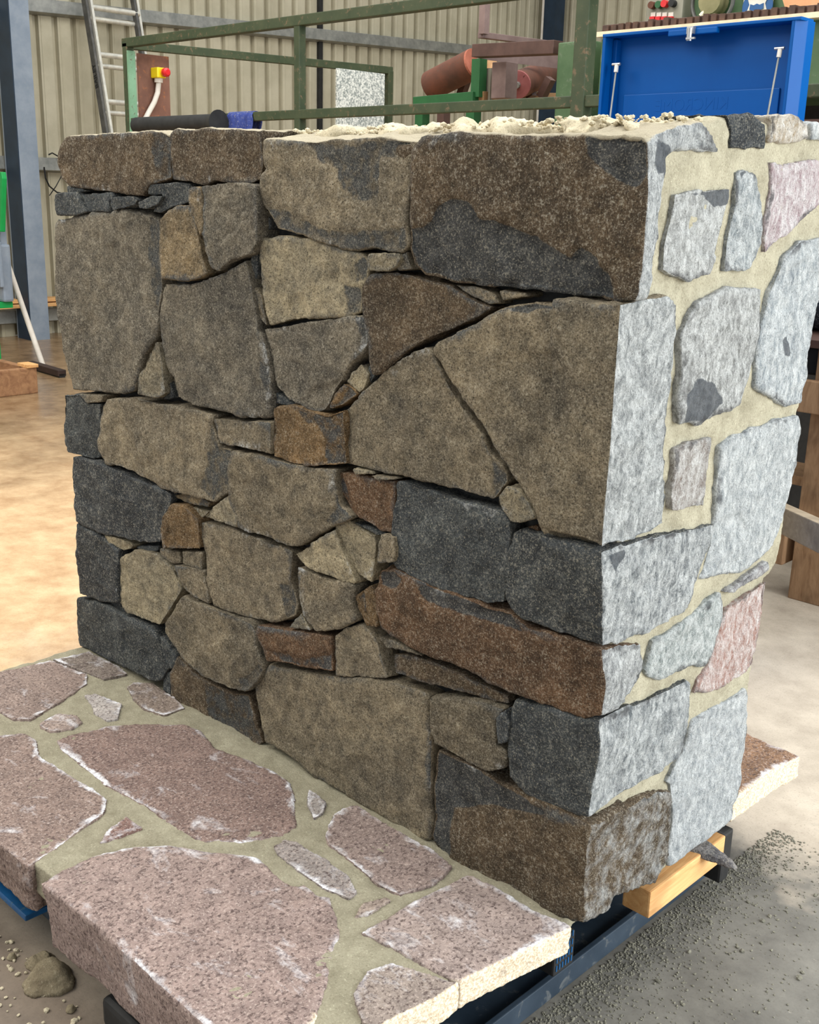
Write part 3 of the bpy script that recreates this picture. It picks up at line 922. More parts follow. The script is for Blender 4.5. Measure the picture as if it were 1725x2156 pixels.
for i, (z, dx, e_) in enumerate(((.30, .05, 4.95), (.345, .03, 4.75))):
    o = MB().box(-9.62, -9.5 + dx, 2.6 if i else 2.4, e_, z, z + .035).build('timber_batten', WOODN, bevel=.003)
    tag(o, ['longer pale timber batten resting on the bottom wall rail', 'upper pale timber batten stacked on another on the bottom wall rail'][i], 'batten', 'battens on the bottom wall rail')
w1 = [P(96, 385, 0, -9.6), P(100, 410, 0, -9.58), P(115, 425, 0, -9.55), P(130, 404, 0, -9.57), P(127, 372, 0, -9.6)]
w1 = [P(93, 352, 0, -9.6), P(96, 375, 0, -9.56), P(104, 392, 0, -9.56), P(120, 405, 0, -9.58), P(135, 408, 0, -9.6)]
mb = MB().tube(w1, .008, 6)
mb.tube([P(104, 412, 0, -9.6), P(118, 392, 0, -9.57), P(130, 370, 0, -9.6)], .005, 6)
mb.tube([P(102, 326, 0, -9.58), P(110, 322, 0, -9.56), P(124, 330, 0, -9.6)], .007, 6)
tag(mb.build('loose_wire', BLACK), 'loose dark wires hanging from the middle wall rail beside the column', 'wire')

# ------------------------------------------------------------------ right background: trestle
TY = 2.55
ts = empty('timber_rack', (-.78, TY, 0), 'brown timber storage rack partly hidden behind the right edge of the wall', 'rack')
g = on((1662, 1255), 1, TY)
MB().box(-.84, -.66, TY, TY + .1, 0, .98).build('upright', WOODO, ts, .004)
MB().box(.9, 1.08, TY, TY + .1, 0, .98).build('upright', WOODO, ts, .004)
MB().box(-.84, -.66, TY + .5, TY + .6, 0, .98).build('upright', WOODO, ts, .004)
MB().bar(P(1600, 1068, 1, TY - .03), P(1790, 1158, 1, TY - .55), .05, .1).build('brace', WOODG, ts, .004)
MB().box(-.97, -.87, TY - .02, TY + .16, .13, .3).build('block', WOODO, ts, .005)
MB().box(-1.3, 1.2, TY - .04, TY + .0, .74, .86).build('front_rail', WOODO, ts, .004)
MB().box(-1.3, 1.2, TY - .04, TY + .6, .98, 1.01).build('shelf', RDARK, ts, .003)
MB().box(-1.3, 1.2, TY + .35, TY + .6, .36, .4).build('lower_shelf', WOODO, ts, .003)
o = MB().box(-1.25, 1.1, TY + .03, TY + .58, .87, .975).build('rubber_mat_stack', BLACK, bevel=.01)
tag(o, 'black rubber matting packed in the timber rack under its shelf', 'matting')
o = MB().tube([(-1.2, TY + .3, 1.16), (-.2, TY + .25, 1.16), (1.0, TY + .3, 1.16)], .15, 20).build('plastic_roll', mat_plain('black_wrap', (30, 38, 46), (60, 70, 78), 30, .3, 0, .5, spot=(190, 200, 206)), smooth=True)
tag(o, 'dark shiny rolled plastic wrap lying on top of the timber rack', 'roll')
for k, (x, y, z, s) in enumerate(((-.95, TY + .45, .4, .09), (-.7, TY + .5, .4, .07))):
    ang = [Vector((x + s * math.cos(t) * (1 + .2 * math.sin(3 * t)), y + s * math.sin(t), z)) for t in np.linspace(0, 2 * PI, 9, False)]
    o = MB().prism(ang, (0, 0, s * .8)).build('scrap_block', RDARK, bevel=.008)
    tag(o, ['dark brown scrap block on the lower shelf of the timber rack, nearer the wall edge', 'smaller dark scrap block further right on the lower shelf of the timber rack'][k], 'scrap', 'scrap on the rack')

# ================================================================== paving slab
ZT = .25
pv = empty('stone_paving', (-.85, -.3, .15), 'pink granite crazy paving slab with sandy mortar joints in front of the wall', 'paving')
slab = [(-1.72, -.6, ZT - .003), (-.115, -.6, ZT - .003), (-.095, -.43, ZT - .003), (-.066, -.26, ZT - .003), (-.03, -.015, ZT - .003), (-.07, .1, ZT - .003), (-1.72, .1, ZT - .003)]
carve('mortar_joint', [(slab, (0, 0, -.065), 1.)], PAVM, pv, .0065, .0022, 1, 3, fine=1.2)
PINK = lin(150, 118, 108)
PAVE = [
    ('G -260,250 0,165 265,100 450,170 455,215 330,300 160,400 60,400 0,360 -300,420', .05, (131, 115, 107)),
    ('G 280,95 460,55 620,130 665,165 540,192 400,140', .05, (114, 105, 97)),
    ('G 440,280 500,275 632,322 612,398 555,408 490,368 478,325', .04, (168, 163, 159)),
    ('G 210,425 300,375 400,385 425,420 370,450 265,465 212,440', .04, (141, 126, 118)),
    ('G 655,235 690,210 800,215 900,290 960,345 850,380 750,348 690,290', .04, (122, 110, 100)),
    ('G -420,560 -200,490 0,488 120,470 188,510 200,590 310,655 560,820 540,888 420,970 330,1045 150,1165 115,1150 P -20,1762 -150,1650 -300,1560', .115, (128, 111, 103)),
    ('G 290,510 345,480 560,440 700,428 960,430 1045,465 1120,555 1260,600 1400,660 1500,725 1530,800 1538,950 1480,1000 1270,1045 1050,1035 900,960 760,850 540,735 400,620 320,560', .05, (122, 103, 96)),
    ('G 520,1045 560,980 660,908 738,965 620,1008', .04, (118, 93, 86)),
    ('G 205,1250 260,1210 480,1110 650,1072 880,1060 1100,1095 1340,1118 1440,1210 1600,1290 H 100,1120 180,1190 235,1200 272,1290 290,1400 260,1520 238,1600 180,1760 140,1863 P 630,2215 590,2260 500,2240 422,2158 304,2042 195,1938 92,1868', .145, (140, 123, 117)),
    ('H 210,880 225,820 255,765 300,742 380,728 520,820 700,920 770,960 870,1045 780,1130 600,1190 490,1140 300,980 230,930', .05, (133, 118, 112)),
    ('P 577,1782 600,1768 624,1773 680,1806 734,1842 752,1878 734,1889 681,1869 624,1828 585,1797', .04, (139, 132, 128)),
    ('H 355,1300 400,1240 520,1203 552,1218 430,1292', .04, (141, 128, 118)),
    ('H 395,1382 560,1290 800,1160 950,1080 1100,1148 1300,1275 1480,1345 1490,1360 915,1632 860,1620 760,1570 600,1480', .058, (147, 133, 127)),
    ('H 350,1700 430,1580 560,1548 700,1590 860,1642 910,1640 800,1715 620,1800 480,1875 400,1850', .058, (139, 128, 120)),
    ('H 120,645 150,660 215,715 195,765 150,795 118,720', .03, (135, 130, 126)),
]
for k, (s, th, c) in enumerate(PAVE):
    q_ = [on(p, 2, ZT + .002) for p in grow(tr(s), 1.5)]
    q_ = [Vector((p[0], max(p[1], -.625), p[2])) for p in q_]
    ar = poly_area([p[:2] for p in q_])
    vox = min(.0065, max(.0035, math.sqrt(ar) / 60))
    o = carve('paving_stone', [(q_, (0, 0, -min(th, .065)), .985)] + ([(clip_front(q_, -.49), (0, .012, -th), .985)] if th > .1 else []), GRAN, pv, vox, .002 if th < .1 else .003, 1, 50 + k, lin(*c), faces=[(2, q_)], kind='pave')
o['label'] = 'small mauve paving stone against the foot of the wall'

# ledge of the slab behind the wall
ql = [Vector((-.9, .6, ZT)), Vector((-.03, .6, ZT)), Vector((-.03, .8, ZT)), Vector((-.015, .895, ZT)), Vector((-.2, .91, ZT)), Vector((-.9, .9, ZT))]
ls = carve('granite_ledge', [(ql, (0, 0, -.062), 1.)], GRAN, None, .006, .004, 1, 90, lin(126, 98, 76), faces=[(2, ql)], kind='pave')
tag(ls, 'brown granite ledge with a raw orange edge sticking out behind the wall foot', 'stone slab')

# ------------------------------------------------------------------ pallet, timber
pl = empty('plastic_pallet', (-.8, 0, 0), 'dusty dark navy plastic pallet under the paving and the wall', 'pallet')
MB().box(-1.75, -.09, -.52, .73, .012, .035).build('bottom_deck', PALB, pl, .004)
MB().box(-1.7, -.21, -.48, .58, .165, .178).build('top_deck', PALBL, pl, .003)
MB().box(-1.68, -.9, -.6, -.5, .085, .098).build('front_lip', PALBL, pl, .003)
for yy in (-.47, -.02, .47):
    for xx in (-1.7, -.95, -.34):
        MB().box(xx, xx + .12, yy, yy + .1, .03, .165).build('block', PALBL if xx < -1 else PALB, pl, .006)
MB().box(-.1, -.088, -.52, .73, .012, .06).build('edge_lip', PALB, pl, .002)
# slotted corner block seen under the corner stone
sb = MB().box(-.13, -.05, .0,   .062, .112, .185).build('slotted_block', BLACK, pl, .004)
mb = MB()
for i in range(6):
    for j in range(4):
        mb.box(-.0505, -.0485, .006 + i * .009, .009 + i * .009, .122 + j * .018, .134 + j * .018)
mb.build('slot', PALBL, sb)
MB().box(-.14, -.02, .56, .6, .06, .182).build('end_strap', BLACK, pl, .006)

tb = MB().box(-.06, .002, .232, .52, .148, .208).build('timber_beam', WOODN, bevel=.004)
tb.data.transform(Matrix.Translation((0, 0, 0)))
tag(tb, 'fresh orange pine beam jutting out under the right side of the wall', 'timber')
tb2 = MB().box(-1.6, -.22, .2, .5, .18, .213).build('timber_bearer', WOODO, bevel=.004)
tag(tb2, 'timber bearer carrying the wall on the pallet, behind the pine beam', 'timber')
q_ = [Vector((-.06, .40, .205)), Vector((.075, .435, .195)), Vector((.07, .455, .19)), Vector((-.02, .47, .205)), Vector((-.09, .46, .21))]
ch = carve('slate_shard', [(q_, (0, 0, .012), .8)], STONE, None, .003, .0008, 1, 91, lin(150, 148, 150) [:3] + (.5,), kind='wall')
tag(ch, 'thin grey slate shard poking out above the pine beam', 'stone')

# ================================================================== stone wall
WL = empty('stone_wall', (-.85, .3, ZT), 'freestanding display wall of irregular grey-brown basalt stones on a pallet', 'wall')


def col(r, g, b, a=.5):
    c = lin(r, g, b)
    return (c[0], c[1], c[2], a)


K = dict(g=(122, 116, 104), b=(102, 87, 69), s=(80, 86, 90), t=(158, 140, 110), d=(66, 71, 76), l=(164, 154, 130), m=(137, 127, 108), r=(114, 88, 66), o=(138, 112, 78))
# code, fleck amount, outline, extras
FRONT = [
    ('b', .75, 'A 335,722 345,708 600,692 830,683 870,700 882,760 876,830 880,925 850,935 770,955 735,1015 640,1005 470,985 355,965 318,920 300,840 312,765', dict(top=1, patch=['A 790,700 890,690 880,930 850,930 800,880 780,780'])),
    ('b', .7, 'A 890,700 905,675 1100,668 1355,675 1350,740 1358,860 1345,940 1250,950 1110,935 1050,958 960,938 895,925 887,860 892,780', dict(top=1)),
    ('m', .7, 'P 557,297 560,308 560,345 566,360 552,369 549,390 549,426 557,442 572,463 584,483 633,491 665,503 700,513 726,522 787,521 843,531 856,511 856,438 863,390 867,325 880,297 795,290 697,294 640,297', dict(top=1, patch=['P 640,297 860,290 866,325 800,330 790,420 740,425 715,400 700,360 665,345', 'P 549,436 600,440 680,480 790,485 856,470 858,531 787,521 726,522 633,495 584,485'])),
    ('s', .6, 'A 287,1010 300,1003 390,1003 412,1050 446,1098 395,1110 298,1110 287,1060', {}),
    ('s', .3, 'A 402,1003 580,1003 588,1020 560,1040 566,1092 455,1098 422,1055', {}),
    ('s', .5, 'A 575,1024 690,1020 710,1040 690,1068 585,1090 574,1058', {}),
    ('s', .4, 'A 718,1050 780,1020 835,1018 815,1058 760,1083 722,1078', {}),
    ('s', .5, 'A 765,1008 774,962 850,957 900,942 960,950 978,985 974,1052 900,1068 830,1102 785,1098 825,1060 850,1012', {}),
    ('s', .9, 'A 350,972 420,977 440,990 355,998', {}),
    ('g', .7, 'A 290,1128 400,1120 480,1112 600,1098 700,1088 770,1112 812,1135 822,1300 826,1450 830,1500 815,1650 805,1720 D 550,30 495,110 455,250 436,306 380,318 280,313 190,308 125,300 105,230 85,150 72,90 66,0 A 300,1650 280,1500 275,1380 272,1250 277,1150', dict(patch=['A 760,1120 815,1140 830,1500 800,1640 770,1500 740,1300'])),
    ('t', .4, 'A 822,1132 900,1085 972,1068 1005,1110 1012,1170 1040,1330 1070,1420 1030,1440 980,1450 842,1440 834,1350 827,1250', {}),
    ('s', .3, 'A 1018,1185 1040,1225 1060,1295 1098,1398 1080,1415 1050,1325', dict(dy=.012)),
    ('t', .3, 'A 978,987 1000,972 1033,977 1047,1060 1050,1195 1038,1215 1020,1150 1000,1090 982,1040', {}),
    ('g', .5, 'A 1048,967 1200,948 1325,965 1330,1100 1330,1250 1298,1316 1200,1340 1130,1400 1104,1385 1074,1290 1062,1170 1056,1050', {}),
    ('d', .3, 'A 1340,975 1352,1060 1398,1140 1398,1180 1345,1240 1337,1100', dict(dy=.02)),
    ('g', .45, 'A 848,1465 980,1475 1100,1435 1200,1390 1268,1350 1288,1430 1305,1540 1325,1640 1330,1725 D 1105,5 1135,120 1148,200 1153,300 1160,432 1000,425 860,396 760,376 670,346 640,250 600,120 580,0 A 825,1640 838,1520', dict(patch=['D 1100,150 1150,170 1160,330 1120,300'])),
    ('s', .4, 'A 1312,1310 1336,1290 1332,1420 1312,1475 1298,1400', dict(dy=.015)),
    ('m', .8, 'A 1322,1495 1350,1535 1382,1690 1335,1640', dict(dy=.01)),
    ('l', .35, 'A 1358,1238 1478,1230 B 160,1250 295,1300 398,1325 424,1370 415,1450 392,1500 390,1612 330,1632 120,1648 0,1668 A 1403,1685 1375,1620 1350,1480 1346,1330', dict(patch=['B 358,1370 430,1330 430,1440 370,1455', 'B 300,1480 392,1500 390,1612 330,1625'])),
    ('g', .6, 'P 558,695 640,679 764,668 774,690 772,725 757,743 733,766 720,798 703,823 693,849 681,866 665,868 644,858 608,840 582,813 572,775 564,735', dict(patch=['P 750,665 778,668 776,728 757,742 752,700'])),
    ('s', .5, 'P 574,822 607,845 633,861 600,851 573,845', dict(dy=.01)),
    ('l', .5, 'B 433,1322 588,1317 597,1340 573,1383 530,1402 442,1402 428,1362', {}),
    ('m', .4, 'B 606,1332 628,1305 643,1370 655,1398 592,1402 582,1380', {}),
    ('b', .4, 'B 404,1480 442,1424 600,1413 720,1440 850,1480 940,1545 1068,1597 1000,1645 880,1703 E 720,45 640,85 560,145 490,198 458,210 441,120 B 434,1730 405,1640 400,1540', {}),
    ('m', .4, 'B 885,1480 1000,1493 1088,1532 1106,1573 1060,1577 960,1530', dict(dy=.008)),
    ('m', .5, 'B 1110,1505 1250,1523 1258,1538 1130,1556', dict(dy=.008)),
    ('m', .35, 'E 724,78 755,90 795,180 865,310 945,430 1012,520 1060,630 1130,700 1156,770 1104,838 1080,874 980,845 800,795 560,735 420,700 326,680 316,550 311,400 394,324 430,285 500,215 600,135 660,100', dict(patch=['E 1060,640 1160,720 1160,790 1085,878 1070,800'])),
    ('l', .6, 'E 392,160 432,215 403,297 380,314 324,255 352,203', {}),
    ('s', .3, 'E 438,155 468,210 440,268 422,215', dict(dy=.01)),
    ('o', .3, 'E 305,270 345,289 367,321 300,372 242,396 229,388 253,320', dict(patch=['E 330,290 367,321 250,400'])),
    ('l', .25, 'E 1100,860 1152,800 1208,823 1265,890 1295,960 1210,986 1182,986 1103,900', {}),
    ('r', .3, 'E 1262,1007 1306,1002 1320,1036 1262,1022', dict(dy=.01)),
    ('l', .4, 'D 474,318 472,240 525,112 555,52 570,50 588,150 605,318 570,336', {}),
    ('s', .3, 'D 578,60 598,130 618,200 648,338 610,342 598,200', dict(dy=.01)),
    ('s', .35, 'D 84,322 155,322 195,372 270,375 270,655 240,660 110,616 92,560 88,440', {}),
    ('m', .5, 'D 165,322 286,328 276,357 202,364', {}),
    ('m', .55, 'D 280,372 303,345 440,335 600,375 760,405 862,432 846,480 875,560 888,598 948,612 938,828 858,878 780,854 640,819 440,730 303,675 274,610 266,560 284,480', dict(patch=['D 850,440 888,590 948,612 940,828 858,880 790,800 830,640 835,480'])),
    ('m', .35, 'D 866,450 1000,460 1156,474 1156,628 1030,598 895,576 880,520', {}),
    ('o', .5, 'D 1168,390 1260,377 1360,411 1440,434 1530,402 1530,500 1548,684 1400,694 1250,685 1168,646 1164,500', dict(patch=['D 1260,370 1440,430 1535,395 1555,690 1440,698 1430,560 1380,500 1330,490 1290,430'])),
    ('m', .35, 'D 964,626 1100,646 1200,675 1350,705 1495,710 1486,780 1505,900 1555,942 1573,960 1478,996 1396,1045 1288,1112 1200,1104 1052,1044 990,1015 985,950 946,880 945,700', dict(patch=['D 1490,760 1580,950 1480,1000 1440,980 1500,900'])),
    ('r', .45, 'E 280,730 350,740 450,760 568,774 568,800 555,1032 500,1024 420,984 364,945 325,880 290,830 276,760', dict(patch=['E 276,740 300,745 375,950 355,950 285,830'])),
    ('l', .5, 'E 350,708 440,723 450,738 362,738', {}),
    ('m', .5, 'E 446,743 550,758 568,768 480,763', {}),
    ('s', .35, 'E 583,772 700,797 900,877 1080,917 1130,937 1169,992 1159,1200 1134,1405 1040,1413 900,1362 700,1277 575,1209 565,1000 580,850', {}),
    ('d', .6, 'D 128,646 240,671 300,691 420,746 632,834 634,880 604,960 575,1093 480,1094 282,1039 150,980 139,850 124,720', {}),
    ('t', .5, 'D 655,848 700,841 790,858 840,886 828,903 720,878', dict(dy=.01)),
    ('l', .9, 'D 703,893 790,923 836,932 798,962 762,930', dict(dy=.012)),
    ('o', .3, 'D 604,962 643,895 700,900 740,935 776,972 785,1124 680,1125 604,1115 595,1040', {}),
    ('l', .5, 'D 815,950 862,905 932,848 941,882 975,960 975,1010 900,984 822,966', {}),
    ('d', .6, 'D 154,996 240,1045 300,1080 362,1133 362,1394 300,1394 163,1359 154,1200', {}),
    ('l', .4, 'D 295,1054 380,1074 436,1106 427,1128 390,1136 323,1098', {}),
    ('s', .3, 'D 455,1113 577,1108 566,1132 502,1132', dict(dy=.012)),
    ('l', .35, 'D 378,1173 441,1130 560,1149 598,1184 646,1232 690,1340 636,1428 578,1518 480,1483 412,1454 374,1398 374,1280', {}),
    ('m', .4, 'D 583,1124 680,1142 688,1197 651,1192 592,1158', dict(dy=.006)),
    ('m', .5, 'D 703,1138 797,1142 797,1230 703,1203', {}),
    ('m', .4, 'D 658,1213 720,1219 801,1243 826,1340 835,1408 760,1370 703,1327', {}),
    ('m', .35, 'D 781,981 900,1006 1050,1061 1245,1126 1264,1144 1254,1300 1294,1420 1284,1475 1208,1499 1080,1494 960,1454 866,1414 836,1300 816,1160 791,1060', dict(patch=['D 1200,1310 1260,1320 1294,1420 1284,1475 1240,1490'])),
    ('l', .3, 'D 1284,1152 1400,1076 1487,1027 1506,1100 1556,1200 1595,1298 1587,1309 1480,1274 1333,1215 1303,1178', {}),
    ('l', .35, 'E 264,1002 330,974 398,1024 447,1054 466,1092 461,1200 447,1299 380,1255 324,1168 284,1080', dict(patch=[])),
    ('s', .3, 'E 350,983 500,1038 556,1050 480,1048 402,1010', dict(dy=.012)),
    ('m', .5, 'E 502,1054 558,1069 568,1130 561,1191 474,1196 483,1112', {}),
    ('m', .4, 'D 1304,1221 1400,1266 1500,1296 1584,1321 1575,1400 1594,1486 1500,1534 1392,1549 1334,1468 1304,1370', {}),
    ('d', .2, 'E 350,1333 393,1323 380,1380 397,1488 355,1498', dict(dy=.02)),
    ('o', .3, 'E 373,1370 402,1343 438,1316 452,1344 475,1420 475,1524 432,1515 403,1460', dict(patch=['E 373,1370 402,1343 430,1400 440,1510 403,1460'])),
    ('r', .35, 'P 544,1320 607,1331 668,1337 697,1342 698,1413 660,1406 600,1396 562,1391 550,1358 541,1332', dict(patch=['P 560,1370 600,1375 640,1390 697,1375 698,1413 600,1400'])),
    ('l', .4, 'P 610,1321 632,1293 653,1327', {}),
    ('m', .35, 'P 706,1340 734,1321 761,1315 780,1334 792,1351 805,1400 815,1427 780,1429 708,1422 706,1380', {}),
    ('m', .5, 'P 797,1343 831,1352 884,1381 922,1394 870,1374 813,1361', dict(dy=.006)),
    ('b', .4, 'P 833,1378 870,1382 925,1399 1000,1436 1068,1465 1072,1482 1040,1481 960,1456 900,1441 833,1416 831,1392', {}),
    ('m', .5, 'P 346,1311 385,1260 450,1284 524,1312 536,1332 538,1366 550,1400 550,1412 542,1429 521,1454 487,1452 428,1428 384,1385 358,1350 346,1330', dict(patch=['P 500,1430 545,1400 550,1412 521,1454 500,1452'])),
    ('s', .45, 'P 162,1260 222,1276 270,1304 319,1325 328,1342 342,1390 352,1410 337,1433 320,1434 262,1403 187,1370 167,1360 162,1310', {}),
    ('s', .5, 'P 327,1337 345,1347 366,1382 372,1395 360,1407 347,1385', dict(dy=.006)),
    ('s', .3, 'P 212,1273 250,1270 268,1298 240,1290', dict(dy=.012)),
    ('s', .5, 'P 345,1420 360,1413 356,1462 343,1455', dict(dy=.006)),
    ('b', .5, 'P 375,1385 406,1418 446,1444 487,1463 523,1465 530,1500 550,1565 530,1570 507,1553 438,1516 363,1472 362,1420', dict(patch=['P 430,1440 520,1465 550,1565 507,1553 438,1516'])),
    ('m', .3, 'P 534,1443 566,1402 601,1410 700,1426 823,1437 880,1453 903,1467 904,1562 902,1643 908,1737 902,1769 876,1765 803,1718 754,1690 669,1639 624,1605 590,1583 555,1566 542,1500', {}),
    ('m', .5, 'H 760,176 900,186 1040,206 1130,232 1085,290 1085,420 1140,450 1135,538 1040,553 900,494 765,414 756,300', {}),
    ('d', .3, 'H 1094,272 1142,240 1155,300 1146,398 1102,412', {}),
]
# corner stones: code, flecks, tone, front outline, side outline
CORNER = [
    ('b', .85, .6, 'B 682,770 735,706 900,696 1200,700 1560,700 1725,706 C 700,696 800,708 832,735 835,950 818,1200 802,1400 772,1555 700,1562 500,1539 250,1514 0,1490 B 1000,1484 880,1460 720,1424 664,1376 645,1300 640,1200 645,1070 656,950 670,820',
     'C 828,735 850,700 1000,655 1110,640 1188,778 960,776 928,800 913,1000 893,1200 858,1400 838,1530 772,1558', dict(top=1, patch=[
         (1, 'B 640,1190 720,1190 770,1150 790,1060 870,1030 950,1060 1000,1150 1080,1155 1200,1190 1300,1230 1400,1300 1480,1340 C 480,1270 560,1330 640,1400 660,1480 650,1600 0,1540 B 700,1430 640,1300'),
         (1, 'C 530,720 600,690 780,700 820,740 820,900 780,950 720,940 640,890 540,800'),
         (0, 'C 835,740 870,720 930,760 920,900 840,900')])),
    ('m', .45, .55, 'E 768,85 800,55 890,6 B 1000,1675 1095,1616 1180,1586 1300,1566 1500,1594 1725,1590 C 480,1596 600,1576 700,1574 F 712,0 707,300 692,600 645,900 602,1118 480,1090 380,1070 293,1040 255,940 185,830 115,730 65,640 4,540 E 964,410 875,290 804,160',
     'C 700,1574 850,1548 930,1548 972,1590 982,1725 F 982,0 967,200 947,400 937,700 942,880 916,1000 858,1058 700,1100 602,1120', dict(patch=[(1, 'B 1180,1600 1260,1550 1400,1570 1400,1600 1280,1620')])),
    ('s', .6, .25, 'F 130,1044 180,1020 250,1040 380,1085 600,1134 640,1240 626,1400 604,1634 430,1584 204,1494 115,1436 90,1388 105,1200',
     'F 600,1134 700,1110 860,1069 1000,1036 1195,990 1156,1130 1096,1278 1046,1436 900,1533 700,1604 604,1635', dict(patch=[(0, 'F 600,1134 720,1110 690,1170 640,1250')])),
    ('r', .55, .45, 'P 793,1199 827,1197 884,1227 945,1252 1022,1280 1067,1288 1107,1321 1188,1353 1268,1370 1275,1440 1265,1508 1233,1512 1168,1493 1071,1457 1006,1424 941,1396 884,1374 837,1349 799,1322 794,1290 789,1240',
     'P 1268,1370 1320,1360 1350,1357 1357,1390 1353,1430 1330,1468 1300,1496 1265,1509', dict(half=1, patch=[(1, 'P 793,1199 830,1200 850,1220 835,1240 800,1235'), (1, 'P 870,1225 1070,1290 1100,1330 1000,1300 900,1265')])),
    ('s', .4, .4, 'H 1180,186 1300,207 1500,277 1624,292 1630,450 1602,600 1570,793 1420,768 1333,724 1236,655 1171,588 1165,500 1156,380 1171,280',
     'I 594,302 750,226 1046,80 1060,105 1050,270 1030,400 1016,462 848,594 698,684 528,800', {}),
    ('b', .75, .3, 'H 774,484 788,446 1000,551 1200,666 1350,766 1570,821 1600,850 1552,1000 1542,1200 1494,1348 1300,1264 1100,1134 940,1064 853,1004 806,966 761,908 776,800 770,600',
     'I 530,822 600,806 900,655 970,655 966,800 946,1000 877,1134 738,1175 655,1210 636,1284 500,1344', dict(dark=1, patch=[(1, 'H 774,446 1000,551 1350,766 1100,740 1000,730 880,730 870,850 880,950 850,1000 760,910 770,600')])),
]
SIDE = [
    ((66, 72, 78), .1, 'C 1250,592 1380,602 1438,652 1441,770 1275,766 1278,680', dict(dark=1)),
    ((218, 184, 134), .95, 'C 1483,603 1588,600 1666,642 1682,718 1560,737 1470,732 1492,660', {}),
    ((188, 192, 192), .9, 'C 1692,643 1790,640 1790,722 1688,728', {}),
    ((168, 164, 156), .85, 'C 990,1004 1130,979 1275,974 1236,1150 1196,1330 1162,1426 1050,1460 924,1406 929,1280 974,1100', dict(patch=['C 990,1004 1275,974 1265,1050 1180,1060 1130,1010 1000,1030 975,1100'])),
    ((154, 162, 164), .75, 'C 1302,892 1340,874 1398,903 1427,1010 1427,1268 1367,1395 1243,1416 1258,1250 1303,1050', dict(patch=['C 1302,892 1340,874 1345,900 1310,930'])),
    ((208, 164, 166), 1., 'C 1483,844 1720,834 1790,838 1790,1010 1700,1086 1578,1196 1453,1325 1453,1150 1483,1000', {}),
    ((170, 178, 182), .85, 'P 1657,543 1691,507 1738,500 1742,560 1719,640 1704,740 1694,849 1655,855 1627,832 1595,813 1595,760 1605,690 1628,610', dict(patch=['P 1642,715 1652,705 1658,745 1645,748'])),
    ((146, 142, 134), .7, 'P 1454,668 1473,640 1532,612 1602,609 1599,705 1580,780 1560,848 1525,863 1472,888 1433,895 1434,830 1440,775 1436,705', dict(patch=['P 1438,830 1460,800 1490,800 1510,845 1475,885 1435,893'])),
    ((166, 142, 124), .5, 'F 984,614 1050,584 1170,549 1160,700 1136,905 972,926 968,850 989,700', {}),
    ((176, 181, 182), .95, 'F 1293,545 1400,485 1520,454 1634,430 1625,550 1586,800 1541,998 1496,1114 1436,1184 1328,1254 1115,1284 1174,1110 1204,900 1219,650 1224,594', {}),
    ((146, 132, 132), .7, 'F 1235,1352 1300,1318 1456,1200 1460,1224 1378,1286 1285,1345', {}),
    ((204, 124, 90), 1., 'F 1462,1290 1447,1400 1407,1600 1387,1725 I 1357,46 1200,126 1084,150 1104,80 1164,0 F 1164,1715 1204,1550 1264,1432 1362,1364', {}),
    ((150, 160, 154), .8, 'F 873,1604 1000,1534 1150,1405 1218,1355 1221,1450 1186,1600 1127,1725 I 1058,8 900,72 843,58 828,32', {}),
    ((178, 182, 184), 1., 'I 1078,284 1250,195 1352,124 1361,160 1341,400 1306,648 1276,806 1120,926 954,1054 954,990 978,800 964,640 944,622 1003,500 1044,432', {}),
]
LAB = {}
random.seed(11)
nf = 0
for code, fleck, s, ex in FRONT:
    dy = ex.get('dy', random.uniform(-.010, .006))
    q_ = [on(p, 1, dy) for p in grow(tr(s), 2.2)]
    ar = poly_area([(p[0], p[2]) for p in q_])
    vox = min(.0062, max(.0026, math.sqrt(ar) / 55))
    depth = .2 if ex.get('top') else min(.15, .05 + math.sqrt(ar) * .5)
    j = random.uniform(.93, 1.08)
    c = K[code]
    pch = [(1, [on(p, 1, dy) for p in tr(z)]) for z in ex.get('patch', ())]
    small = ar < .003
    o = carve('wedge_stone' if small else 'facing_stone', [(q_, (0, depth, 0), .97)], STONE, WL, vox, .0018 if small else min(.005, .0025 + .008 * math.sqrt(ar)), 1 if small else 2, nf * 3,
              col(c[0] * j, c[1] * j, c[2] * j, fleck), faces=[(1, q_)], patches=pch, top=bool(ex.get('top')), lift=(.004 if nf < 2 else .03) if ex.get('top') else None)
    nf += 1
ns = 0
